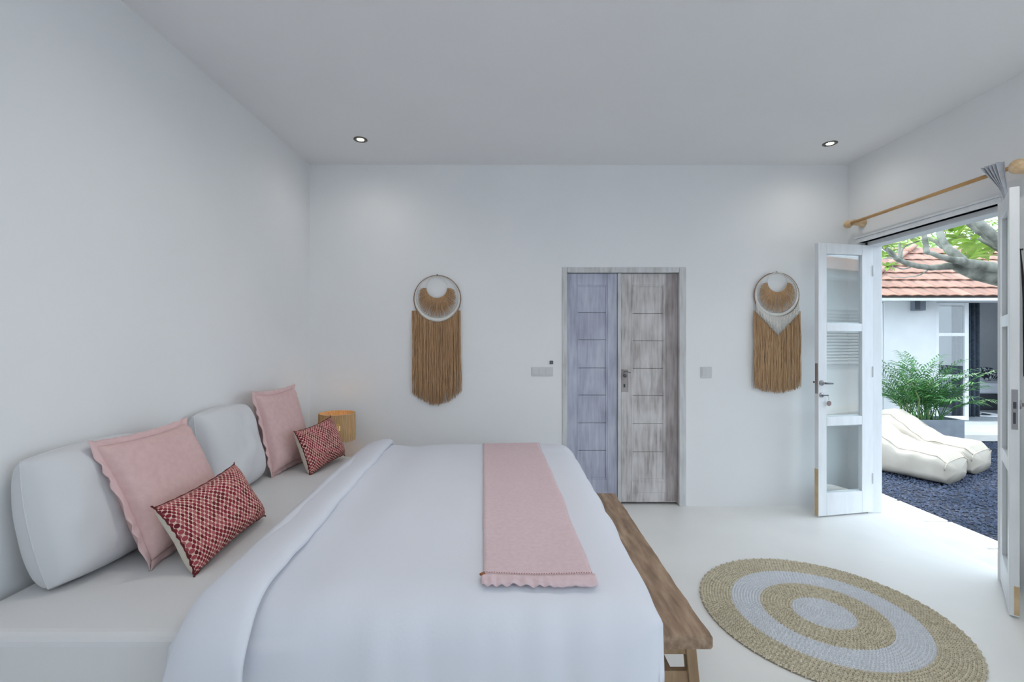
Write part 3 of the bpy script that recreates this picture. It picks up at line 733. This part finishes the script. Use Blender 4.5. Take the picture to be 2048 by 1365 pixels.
for i in range(NU):
    s = i / (NU - 1)
    for j in range(NV):
        q = j / (NV - 1); q = q * q * .8 + q * .2; z = RZ + .045 - q * 2.42
        g = smooth01(-.03, .09, q)
        yt = 2.674 + .127 * s; yb = 2.652 + .014 * s
        y = yt + (yb - yt) * g
        x = RXx - .030 + .021 * math.sin(s * 2 * PI * 5 + .6) * (1 - .55 * g) + .055 * smooth01(.03, .2, q)
        pts.append((x, y, z))
m = MB(); m.grid(pts, NU, NV); m.build('pleated_cloth', 'curtain_grey', cu, smooth=True, solid=.002)
st = thing('hanging_strap', 'thin dark strap hanging on the wall at the right edge beside the door leaf', 'strap', (2.945, 2.66, 1.99))
MB().tube([(2.944, 2.664, 1.985), (2.944, 2.652, 1.84), (2.944, 2.645, 1.70), (2.944, 2.642, 1.40), (2.944, 2.642, 1.25)], [.003, .007, .008, .008, .007], 6, flat=.4).build('strap', 'dark_strap', st, smooth=True)
MB().lathe((XR, 2.664, 1.985), [(.006, 0), (.004, .004), (.004, .014), (.006, .018)], 10, (-1, 0, 0)).build('peg', 'dark_strap', st)

# ================================================================== the courtyard
GZ = -.2
tag(MB().box(XR + WT, 30, -20, 40, GZ - .3, GZ - .012).build('ground', 'gravel_bed'), 'dark ground of the courtyard', 'ground', kind='structure')
tag(MB().box(-12, XR + WT, -20, YR - .2, -.16, -.02).build('ground_2', 'paving'), 'pale terrace behind the camera', 'terrace', kind='structure')
# loose dark gravel
nx = 36000
X = rng.uniform(3.5, 8.8, nx); Y = rng.uniform(2.2, 7.8, nx)
keep = (X / Y > .74) & (X / Y < 1.32); X, Y = X[keep], Y[keep]; n_ = len(X)
base_v = np.array([(1, 0, 0), (0, 1, 0), (-1, 0, 0), (0, -1, 0), (0, 0, 1)], float)
sz = rng.uniform(.011, .022, n_); ang = rng.uniform(0, 2 * PI, n_); ecc = rng.uniform(.6, 1, n_)
px_ = base_v[None, :, 0] * sz[:, None]; py_ = base_v[None, :, 1] * (sz * ecc)[:, None]
vx = X[:, None] + px_ * np.cos(ang)[:, None] - py_ * np.sin(ang)[:, None]
vy = Y[:, None] + px_ * np.sin(ang)[:, None] + py_ * np.cos(ang)[:, None]
vz = GZ - .010 + rng.uniform(0, .008, n_)[:, None] + base_v[None, :, 2] * (sz * rng.uniform(.5, 1, n_))[:, None]
vv = np.stack([vx, vy, vz], -1).reshape(-1, 3)
ff = (np.array([(0, 1, 4), (1, 2, 4), (2, 3, 4), (3, 0, 4)])[None] + (np.arange(n_) * 5)[:, None, None]).reshape(-1, 3)
m = MB(); m.v = vv.tolist(); m.f = ff.tolist()
tag(m.build('gravel', 'gravel'), 'loose dark blue-grey gravel covering the courtyard', 'gravel', kind='stuff')
# pale ledge outside the door, with separate edging slabs
tag(MB().box(XR + WT, 3.335, -1.5, 7.0, GZ - .05, -.004).build('floor_2', 'paving', bevel=.004), 'pale ledge outside the french doors', 'ledge', kind='structure')
y = 1.25; k = 0
names = ['nearest the camera', 'second from the camera']
slab_n = ['pale edging slab on the ledge, nearest to the right door leaf', 'pale edging slab in the middle of the doorway ledge', 'pale edging slab on the ledge beside the left door leaf', 'pale edging slab on the ledge just behind the left door leaf', 'pale edging slab on the ledge farthest along the gravel']
for k, y in enumerate((2.76, 3.25, 3.74, 4.23, 4.72)):
    o = MB().box(3.337, 3.545, y, y + .462, GZ - .03, -.006).build('edging_slab', 'paving', base=(3.44, y + .23, GZ - .03), bevel=.004)
    tag(o, slab_n[k], 'slab', 'edging slabs by the door')
# eave of this house over the door
tag(MB().box(XR + WT, 3.86, -2, 7.2, 2.74, 2.82).build('trim_3', 'white_paint'), 'white eave board above the french doors outside', 'eave', kind='structure')

# ---- bean bag loungers
def bean_bag(label, foot, f, W_, seed):
    f = Vector((f[0], f[1], 0)).normalized(); w_ = Vector((-f.y, f.x, 0)); L = 1.12
    r = thing('bean_bag', label, 'bean bag', (foot[0] - f.x * .5, foot[1] - f.y * .5, GZ), 'bean bag loungers')
    def prof_h(s):      # s: 0 at the head end, 1 at the foot
        P_ = [(0, .50), (.10, .66), (.22, .69), (.34, .60), (.48, .46), (.62, .385), (.8, .365), (.93, .35), (1, .27)]
        for (a, ha), (b, hb) in zip(P_[:-1], P_[1:]):
            if s <= b: t = (s - a) / (b - a); t = t * t * (3 - 2 * t) * .5 + t * .5; return ha + (hb - ha) * t
        return P_[-1][1]
    def wid(s): return W_ / 2 * (.80 + .20 * smooth01(0, .3, s)) * (1 - .42 * smooth01(.16, .0, s) ) * (1 - .10 * smooth01(.9, 1, s)) * (1 - .38 * math.exp(-((s - .2) / .14) ** 2) * 0)
    N1, N2 = 44, 40; pts = []
    for i in range(N1):
        s = i / (N1 - 1); H = prof_h(s); hw = wid(s)
        for j in range(N2):
            a = 2 * PI * j / N2; c, sn = math.cos(a), math.sin(a)
            top = max(0, sn); tp = 1 - .42 * smooth01(.45, .0, abs(s - .2)) * top ** 1.3   # the head end narrows to a ridge
            cx = math.copysign(abs(c) ** .55, c) * hw * tp; cz = math.copysign(abs(sn) ** .55, sn)
            z = H * (.5 + .5 * cz)
            crease = .016 * nz(s * 5 + seed, a * 1.3, 1) + .012 * nz(s * 11 + a * 3, a * 2.5 + seed, 2)
            x_ = (s - 1) * L
            z = max(0, z + crease * (z > .02)) - .012 * math.exp(-((s - .6) / .06) ** 2) * (sn > .3)
            pts.append(Vector((foot[0], foot[1], GZ)) + f * (x_ + crease * .6) + w_ * (cx + crease * math.copysign(1, c)) + Vector((0, 0, z)))
    m = MB(); fs = [(i * N2 + j, i * N2 + (j + 1) % N2, (i + 1) * N2 + (j + 1) % N2, (i + 1) * N2 + j) for i in range(N1 - 1) for j in range(N2)]
    c0 = sum((p for p in pts[:N2]), Vector()) / N2 - f * .05; c1 = sum((p for p in pts[-N2:]), Vector()) / N2 + f * .035
    i0, i1 = len(pts), len(pts) + 1
    fs += [(i0, (j + 1) % N2, j) for j in range(N2)] + [(i1, (N1 - 1) * N2 + j, (N1 - 1) * N2 + (j + 1) % N2) for j in range(N2)]
    m.add(pts + [c0, c1], fs); m.build('bag', 'bag_canvas', r, smooth=True)
    for jj in (int(N2 * .115), int(N2 * .385)):
        m = MB(); m.tube([pts[i * N2 + jj] + Vector((0, 0, .003)) for i in range(2, N1)], .007, 6); m.build('seam', 'bag_seam', r, smooth=True)
    m = MB(); m.tube([pts[(N1 - 1) * N2 + j] for j in range(1, N2 // 2)], .006, 6); m.build('foot_seam', 'bag_seam', r, smooth=True)
bean_bag('beige canvas bean bag lounger in front, nearest the doorway', (5.215, 5.40), (.5, -.87), .76, 3)
bean_bag('beige canvas bean bag lounger behind the other, next to the planter', (5.92, 5.80), (.5, -.87), .76, 11)

# ---- planter with palm
pl = thing('planter', 'long grey box planter against the garden house', 'planter', (6.42, 7.2, GZ))
w = MB(); w.box(5.95, 6.89, 7.0, 7.03, GZ, .25).box(5.95, 6.89, 7.37, 7.4, GZ, .25).box(5.95, 5.98, 7.03, 7.37, GZ, .25).box(6.86, 6.89, 7.03, 7.37, GZ, .25)
w.build('planter_box', 'planter_grey', pl, bevel=.006)
MB().box(5.98, 6.86, 7.03, 7.37, .16, .2).build('soil', 'soil', pl)
pm = thing('palm', 'bushy green areca palm growing in the grey planter', 'plant', (6.42, 7.2, .2))
def frond(base, az, lean, L, seed):
    m = MB(); R_ = random.Random(seed); pts = []; p = Vector(base); d_ = Vector((math.cos(az) * math.sin(lean), math.sin(az) * math.sin(lean), math.cos(lean)))
    n_ = 12
    for i in range(n_ + 1):
        pts.append(p.copy()); d_ = (d_ + Vector((math.cos(az) * .055, math.sin(az) * .055, -.085 * (i / n_) * 1.6))).normalized(); p = p + d_ * (L / n_)
    m.tube(pts, [.007 - .0005 * i for i in range(n_ + 1)], 5)
    side0 = Vector((-math.sin(az), math.cos(az), 0))
    for i in range(4, n_ + 1):
        for s in (-1, 1):
            for h_ in (0, .5):
                q = pts[i - 1].lerp(pts[i], h_); t_ = (pts[i] - pts[i - 1]).normalized()
                ll = (.23 if i < n_ - 2 else .17) * R_.uniform(.8, 1.1)
                dr = (side0 * s * .8 + t_ * .75 + Vector((0, 0, .18 + R_.uniform(-.15, .1)))).normalized()
                tip = q + dr * ll + Vector((0, 0, -.05)); mid = q + dr * ll * .5; wv = t_.cross(dr).cross(dr).normalized() * .010
                if (tip - q).length > 0:
                    m.add([q, mid + wv, tip, mid - wv, mid + Vector((0, 0, .004))], [(0, 1, 4), (1, 2, 4), (2, 3, 4), (3, 0, 4)])
    return m
for k in range(44):
    az = 2.399 * k + random.uniform(-.2, .2); lean = .05 + .6 * (k % 8) / 8
    b = (6.42 + random.uniform(-.3, .3), 7.2 + random.uniform(-.12, .12), .2)
    frond(b, az, lean, 1.05 + .3 * random.random() - .75 * lean, k).build('frond', 'palm_green', pm)
for k in range(9):
    b = Vector((6.42 + random.uniform(-.3, .3), 7.2 + random.uniform(-.1, .1), .2))
    MB().tube([b, b + Vector((random.uniform(-.05, .05), random.uniform(-.05, .05), .35)), b + Vector((random.uniform(-.12, .12), random.uniform(-.1, .1), .65))], [.011, .009, .006], 6).build('stem', 'palm_stem', pm)

# ---- garden house opposite
HY = 8.2; HF = .03
gh = thing('garden_house', 'white garden house with clay tiled roof across the courtyard', 'house', (7.6, HY, GZ))
w = MB(); w.box(6.64, 7.565, HY, HY + .18, HF, 2.32).box(5.0, 5.55, HY, HY + .18, HF, 2.32).box(5.55, 6.64, HY, HY + .18, HF, .06).box(5.55, 6.64, HY, HY + .18, 2.15, 2.32)
w.box(7.565, 9.6, HY, HY + .18, 2.15, 2.32).box(9.6, 12.5, HY, HY + .18, HF, 2.32)
w.build('front_wall', 'outer_render', gh)
w = MB(); w.box(4.85, 5.6, 11.6, 11.8, HF, 2.5).box(10.3, 12.5, 11.6, 11.8, HF, 2.5).box(4.85, 5.0, HY, 11.6, HF, 2.5).box(12.35, 12.5, HY, 11.6, HF, 2.5).box(5.6, 10.3, 11.6, 11.8, 2.3, 2.5); w.build('room_wall', 'outer_render', gh)  # wide gap in the rear wall added so daylight brightens this room
MB().box(4.85, 12.5, HY + .19, 11.8, 2.5, 2.6).build('room_ceiling', 'ceiling_paint', gh)
MB().box(4.85, 12.5, HY - .0, 11.8, GZ, HF - .002).build('room_floor', 'grey_floor', gh)
MB().box(4.7, 11.3, 7.82, HY, GZ, HF - .01).build('plinth', 'paving', gh, bevel=.01)
MB().box(6.95, 9.6, 7.56, 7.82, GZ, -.085).build('step', 'paving', gh, bevel=.01)
# window at the left, fixed leaf and door leaf at the right: frames and panes
def lights(x0, x1, z0, z1, bars, y, name, t=.055):
    f = MB(); f.box(x0, x0 + t, y, y + .04, z0, z1).box(x1 - t * 1.3, x1, y, y + .04, z0, z1).box(x0 + t, x1 - t * 1.3, y, y + .04, z1 - t, z1).box(x0 + t, x1 - t * 1.3, y, y + .04, z0, z0 + t * 1.4)
    for b in bars: f.box(x0 + t, x1 - t * 1.3, y, y + .04, b - .03, b + .03)
    fo = f.build(name, 'white_paint', gh, bevel=.003)
    zz = [z0 + t * 1.4] + [q for b in bars for q in (b - .03, b + .03)] + [z1 - t]
    for a, b in zip(zz[0::2], zz[1::2]): MB().box(x0 + t, x1 - t * 1.3, y + .018, y + .022, a, b).build('pane', 'window_glass', fo)
lights(7.575, 8.165, .035, 2.14, (.82, 1.57), HY + .02, 'glazed_leaf')
lights(5.56, 6.63, .07, 2.14, (.82, 1.57), HY + .02, 'window_frame')
o = MB().box(7.10, 7.29, HY - .10, HY, 1.995, 2.155).build('wall_lamp', 'lamp_mid', gh, bevel=.004)
MB().box(7.095, 7.185, HY - .105, HY - .099, 2.01, 2.158).build('lamp_shutter', 'lamp_dark', o)
# roof: rafters plane, fascia, tiles laid one by one
EY, EZ = 7.60, 2.20; PITCH = math.radians(33); EXP = .30; TW = .205; X0 = 5.55
MB().box(X0 - .02, 11.0, EY + .02, EY + .05, 2.125, EZ - .005).build('fascia', 'white_paint', gh)
MB().box(X0, 11.0, EY + .05, HY, 2.185, 2.195).build('soffit', 'white_paint', gh)
ROWS = 7
cs, sn = math.cos(PITCH), math.sin(PITCH)
def on_roof(x, s, lift=0): return Vector((x, EY + s * cs - lift * sn, EZ + s * sn + lift * cs))
Smax = ROWS * EXP; hipx = 1.47
u = MB(); u.add([on_roof(X0, 0, -.01), on_roof(11, 0, -.01), on_roof(11, Smax, -.01), on_roof(X0 + hipx * Smax * cs, Smax, -.01), on_roof(X0, 0, -.05), on_roof(11, 0, -.05), on_roof(11, Smax, -.05), on_roof(X0 + hipx * Smax * cs, Smax, -.05)],
    [(0, 1, 2, 3), (7, 6, 5, 4), (0, 4, 5, 1), (1, 5, 6, 2), (2, 6, 7, 3), (3, 7, 4, 0)])
# hip side and rear side
hp = on_roof(X0 + hipx * Smax * cs, Smax, -.01); u.add([on_roof(X0, 0, -.01), hp, Vector((X0, hp.y + 2.6, EZ - .01)), Vector((hp.x, hp.y, EZ - .06))], [(0, 1, 2), (0, 3, 1), (1, 3, 2), (0, 2, 3)])
rf = u.build('roof', 'roof_under', gh)
tile = None
def tile_mesh():
    m = MB(); n_ = 4; vs = []
    for k in (0, 1):
        for i in range(n_ + 1):
            a = i / n_; x = (a - .5) * TW * .985; arch = .012 * math.sin(PI * a)
            vs += [(x, -.01, arch + .014 - .016 * k), (x, EXP + .05, arch * .6 + .0 - .016 * k)]
    c = 2 * (n_ + 1)
    fs = []
    for i in range(n_):
        a = 2 * i; fs += [(a, a + 2, a + 3, a + 1), (c + a + 1, c + a + 3, c + a + 2, c + a), (a, c + a, c + a + 2, a + 2), (a + 1, a + 3, c + a + 3, c + a + 1)]
    fs += [(0, 1, c + 1, c), (2 * n_, c + 2 * n_, c + 2 * n_ + 1, 2 * n_ + 1)]
    m.add(vs, fs); return m
cnt = 0
for r_ in range(ROWS):
    xs = X0 + hipx * r_ * EXP * cs + .02; off = (r_ % 2) * TW / 2
    x = xs + off * .6
    while x < 9.9 and cnt < 295:
        mt = Matrix.Translation(on_roof(x + TW / 2, r_ * EXP, .004) - Vector(gh.location)) @ Matrix.Rotation(PITCH - .035 + random.uniform(-.01, .01), 4, 'X') @ Matrix.Rotation(random.uniform(-.015, .015), 4, 'Z')
        if tile is None:
            tile = tile_mesh().build('roof_tile', 'clay_tile', None); tile.parent = rf; tile.matrix_local = mt
        else: inst('roof_tile', tile, rf, mt)
        x += TW; cnt += 1
# ridge caps down the hip
for i in range(9):
    s0 = i * .36; a = on_roof(X0 + hipx * s0 * cs, s0, .03); s1 = s0 + .38; b = on_roof(X0 + hipx * s1 * cs, s1, .03)
    if s1 > Smax + .3: break
    MB().tube([a, b], [.075, .062], 8, flat=.6).build('hip_cap', 'clay_tile', rf, smooth=True)

# inside the garden house
cu = thing('drape', 'dark grey drape hanging inside the garden house door', 'curtain', (8.42, HY + .35, HF))
pts = []; NU, NV = 50, 8
for i in range(NU):
    s = i / (NU - 1)
    for j in range(NV):
        q = j / (NV - 1); pts.append((8.17 + .50 * s + .0 * q, HY + .34 + .03 * math.sin(s * 2 * PI * 6), HF + .02 + (1 - q) * 2.2))
m = MB(); m.grid(pts, NU, NV); m.build('drape_cloth', 'drape_dark', cu, smooth=True, solid=.003)
MB().tube([(7.9, HY + .34, 2.26), (9.7, HY + .34, 2.26)], .012, 8).build('drape_rail', 'steel_dark', cu)
gb = thing('guest_bed', 'bed with patterned pillows inside the garden house', 'bed', (10.2, 10.1, HF))
MB().box(9.35, 10.95, 9.5, 11.5, HF, .36).build('bed_base', 'dark_base', gb, bevel=.02)
MB().box(9.33, 10.97, 9.47, 11.5, .362, .58).build('mattress', 'bed_linen', gb, bevel=.04)
for k, (x, y, z) in enumerate(((9.62, 9.75, .75), (10.2, 9.85, .75), (9.72, 10.25, .78))):
    fr = cushion_frame((x, y, z), -1.2, .5); a = cushion_side(fr, .5, .32, .16, 1, .05, k, N=14); b = cushion_side(fr, .5, .32, .16, -1, .05, k, N=14); a.add(b.v, b.f)
    o = a.build('cushion', 'mono_print', base=fr[0], smooth=True)
    tag(o, ['black and white patterned cushion at the front of the guest bed', 'black and white patterned cushion beside the front one on the guest bed', 'black and white patterned cushion at the back of the guest bed'][k], 'cushion', 'guest bed cushions')
gr = thing('guest_rug', 'small round ringed rug on the garden house floor', 'rug', (9.05, 9.0, HF))
MB().torus((9.05, 9.0, HF + .004), .32, .10, (0, 0, 1), 48, 6, flat=.05).build('pale_ring', 'rug_white', gr, smooth=True)
MB().lathe((9.05, 9.0, HF), [(.23, .001), (.23, .006)], 40).build('dark_centre', 'dark_base', gr)
MB().lathe((9.05, 9.0, HF), [(.10, .006), (.10, .009)], 30).build('pale_centre', 'rug_white', gr)

# ---- frangipani tree
tr = thing('frangipani_tree', 'old grey frangipani tree with bare branches over the courtyard', 'tree', (7.5, 6.3, GZ))
def br(L, name='branch'):
    pts = [at(a, b, y) for a, b, y, r in L]; rs = [r for *_, r in L]
    P_, R_ = [], []
    for i in range(len(pts) - 1):
        p0, p1, p2, p3 = pts[max(i - 1, 0)], pts[i], pts[i + 1], pts[min(i + 2, len(pts) - 1)]
        for k in range(5):
            t = k / 5; P_.append(.5 * ((2 * p1) + (p2 - p0) * t + (2 * p0 - 5 * p1 + 4 * p2 - p3) * t * t + (3 * p1 - p0 - 3 * p2 + p3) * t ** 3)); R_.append(rs[i] + (rs[i + 1] - rs[i]) * t)
    P_.append(pts[-1]); R_.append(rs[-1])
    P_ = [p + Vector((nz(i * .4, a_), nz(i * .4, a_ + 5), nz(i * .4, a_ + 9))) * .012 for i, p in enumerate(P_) for a_ in (len(L),)]
    return MB().tube(P_, [r * (1 + .10 * nz(i * .6, 3)) for i, r in enumerate(R_)], 9).build(name, 'tree_bark', tr, smooth=True)
g0 = Vector((7.5, 6.3, GZ)); tk = MB()
pA, pB, pC, pD = g0, Vector((7.45, 6.28, .9)), at(2090, 585, 6.25), at(2010, 556, 6.2)
tk.tube([pA, pB, pC, pD, at(1955, 545, 6.2), at(1915, 533, 6.2)], [.17, .15, .14, .13, .11, .07], 12); tk.build('trunk', 'tree_bark', tr, smooth=True)
br([(1940, 543, 6.2, .075), (1905, 532, 6.15, .05), (1880, 535, 6.1, .04), (1855, 535, 6.0, .036), (1825, 530, 5.95, .032), (1797, 520, 5.9, .03), (1778, 502, 5.85, .028), (1757, 487, 5.8, .024)])
br([(2010, 536, 6.0, .07), (1965, 532, 6.0, .062), (1925, 523, 6.0, .05), (1895, 518, 5.95, .036), (1868, 509, 5.9, .028), (1852, 505, 5.9, .026)])
br([(1853, 507, 5.9, .034), (1852, 490, 5.92, .030), (1848, 470, 5.95, .030), (1847, 440, 6.0, .028)])
br([(1925, 522, 6.05, .06), (1905, 505, 6.1, .055), (1888, 487, 6.2, .045), (1880, 465, 6.25, .04), (1878, 430, 6.3, .036)])
br([(1912, 512, 6.1, .04), (1890, 495, 6.2, .034), (1868, 482, 6.3, .024), (1850, 476, 6.4, .018), (1820, 478, 6.5, .012)])
br([(2040, 510, 5.6, .06), (1995, 478, 5.6, .055), (1965, 452, 5.6, .05), (1945, 425, 5.6, .045)])
br([(2030, 500, 5.8, .05), (1990, 485, 5.8, .042), (1960, 465, 5.8, .036), (1930, 440, 5.8, .03)])
br([(2020, 515, 6.4, .03), (1980, 490, 6.4, .024), (1955, 478, 6.4, .018)], 'twig')
br([(1797, 521, 5.9, .018), (1799, 500, 5.95, .014), (1800, 470, 6.0, .012)], 'twig')
br([(1790, 515, 5.88, .012), (1778, 508, 5.8, .009), (1772, 490, 5.8, .007)], 'twig')
br([(1803, 518, 5.9, .014), (1808, 495, 6.0, .010), (1838, 482, 6.1, .008)], 'twig')
br([(1860, 537, 6.0, .010), (1840, 550, 6.3, .008), (1812, 555, 6.5, .007), (1780, 554, 6.7, .005)], 'twig')
br([(1830, 531, 5.95, .009), (1810, 538, 6.0, .007), (1790, 535, 6.0, .006), (1782, 528, 6.0, .004)], 'twig')
# leaves in rosettes at the branch tips, one mesh shared by all leaves
lm = MB(); LL = .25; LW = .042; vs = []; nl = 6
for i in range(nl + 1):
    q = i / nl; wd = LW * math.sin(PI * min(1, .06 + .94 * q) ** .9) if i < nl else .001; zc = .05 * q - .09 * q * q
    vs += [(q * LL, -wd, zc + .008), (q * LL, 0, zc), (q * LL, wd, zc + .008)]
fs = [(3 * i + a, 3 * i + 3 + a, 3 * i + 4 + a, 3 * i + 1 + a) for i in range(nl) for a in (0, 1)]
lm.add(vs, fs); leaf0 = None
def rosette(p, n_, s=1.0, tilt=(0, 0)):
    global leaf0
    for k in range(n_):
        mt = Matrix.Translation(p - Vector(tr.location)) @ Matrix.Rotation(tilt[0], 4, 'X') @ Matrix.Rotation(tilt[1], 4, 'Y') @ Matrix.Rotation(2.399 * k + random.uniform(-.3, .3), 4, 'Z') @ Matrix.Rotation(-.75 + .9 * (k / n_) + random.uniform(-.2, .2), 4, 'Y') @ Matrix.Scale(s * random.uniform(.75, 1.1), 4)
        if leaf0 is None:
            leaf0 = lm.build('leaf', 'tree_leaf', None, smooth=True); leaf0.parent = tr; leaf0.matrix_local = mt
        else: inst('leaf', leaf0, tr, mt)
for (a, b, y, n_, s) in ((1757, 486, 5.8, 12, 1.0), (1800, 470, 6.0, 11, .9), (1772, 490, 5.8, 10, .9), (1838, 480, 6.1, 9, .7), (1820, 478, 6.5, 9, .8), (1915, 478, 6.3, 12, 1.1), (1935, 520, 6.5, 14, 1.1), (1950, 462, 6.6, 12, 1.0), (1965, 505, 6.7, 10, 1.0), (1775, 535, 6.3, 9, .8), (1765, 515, 6.4, 12, 1.0), (1930, 450, 6.2, 12, 1.0), (1900, 465, 6.5, 10, 1.0), (1785, 475, 6.4, 11, 1.0), (1985, 500, 6.9, 8, 1.0), (1905, 490, 6.6, 12, 1.1), (1945, 490, 6.8, 14, 1.2), (1920, 465, 6.9, 12, 1.1), (1760, 500, 6.5, 12, 1.1), (1770, 470, 6.8, 12, 1.1), (1790, 490, 6.8, 10, 1.0), (1815, 470, 6.9, 10, 1.0), (1955, 515, 6.6, 10, 1.0), (1835, 466, 6.8, 10, 1.0), (1890, 445, 6.7, 10, 1.1)):
    rosette(at(a, b, y), n_, s, (random.uniform(-.4, .4), random.uniform(-.4, .4)))
# leafy trees beyond the roof
def far_tree(label, c, R, n_, H_):
    t = thing('garden_tree', label, 'tree', (c[0], c[1], GZ), 'trees beyond the garden house')
    MB().tube([(c[0], c[1], GZ), (c[0] + .1, c[1], H_ * .5), (c[0], c[1], H_)], [.14, .11, .06], 9).build('trunk', 'tree_bark', t, smooth=True)
    th = rng.normal(size=(n_, 3)); th /= np.linalg.norm(th, axis=1)[:, None]; rr = R * rng.uniform(.45, 1, n_) ** .6
    m = MB()
    for k in range(n_):
        p = Vector((c[0], c[1], H_)) + Vector(th[k] * rr[k] * np.array((1, 1, .8)))
        a = Vector(rng.normal(size=3)).normalized(); b = a.orthogonal().normalized(); s = .16
        m.add([p - a * s, p + b * s * .35, p + a * s, p - b * s * .35], [(0, 1, 2, 3)])
    m.build('crown', 'far_leaf', t, kind='stuff')
far_tree('light green leafy tree rising left of the tiled roof', (10.6, 14.6), 2.3, 3600, 3.8)
far_tree('light green leafy tree rising behind the tiled roof', (16.6, 16.6), 2.9, 4200, 5.4)

# ---- second wing of the courtyard, beyond the right of the frame: seen mirrored in the glass of the open leaf
wg = thing('courtyard_wing', 'white louvred courtyard wing mirrored in the glass of the open door leaf', 'house', (9.5, -.5, GZ))
MB().box(5.6, 14, -.6, -.3, GZ, 2.95).build('wing_wall', 'outer_render', wg)
MB().box(5.4, 14.2, .28, .34, 2.72, 2.90).build('wing_fascia', 'shade_grey', wg)
MB().box(5.4, 14.2, -.3, .28, 2.80, 2.83).build('wing_soffit', 'white_paint', wg)
for i in range(5):
    MB().obox((9.8, .30 - .27 * i, 2.93 + .12 * i), (1, 0, 0), (0, -.914, .406), (0, .406, .914), 4.4, .17, .014).build('tile_course', 'clay_tile', wg)
for i in range(16):
    MB().obox((9.9, -.27, 1.05 + .068 * i), (1, 0, 0), (0, -.8, .6), (0, .6, .8), 1.3, .028, .005).build('louvre_slat', 'white_paint', wg)
f = MB(); f.box(8.5, 8.6, -.3, -.23, .95, 2.2).box(11.2, 11.3, -.3, -.23, .95, 2.2).box(8.6, 11.2, -.3, -.23, 2.14, 2.2).box(8.6, 11.2, -.3, -.23, .95, 1.0); f.build('louvre_frame', 'white_paint', wg)
MB().box(5.6, 14, -.3, .4, GZ, .02).build('wing_terrace', 'paving', wg)
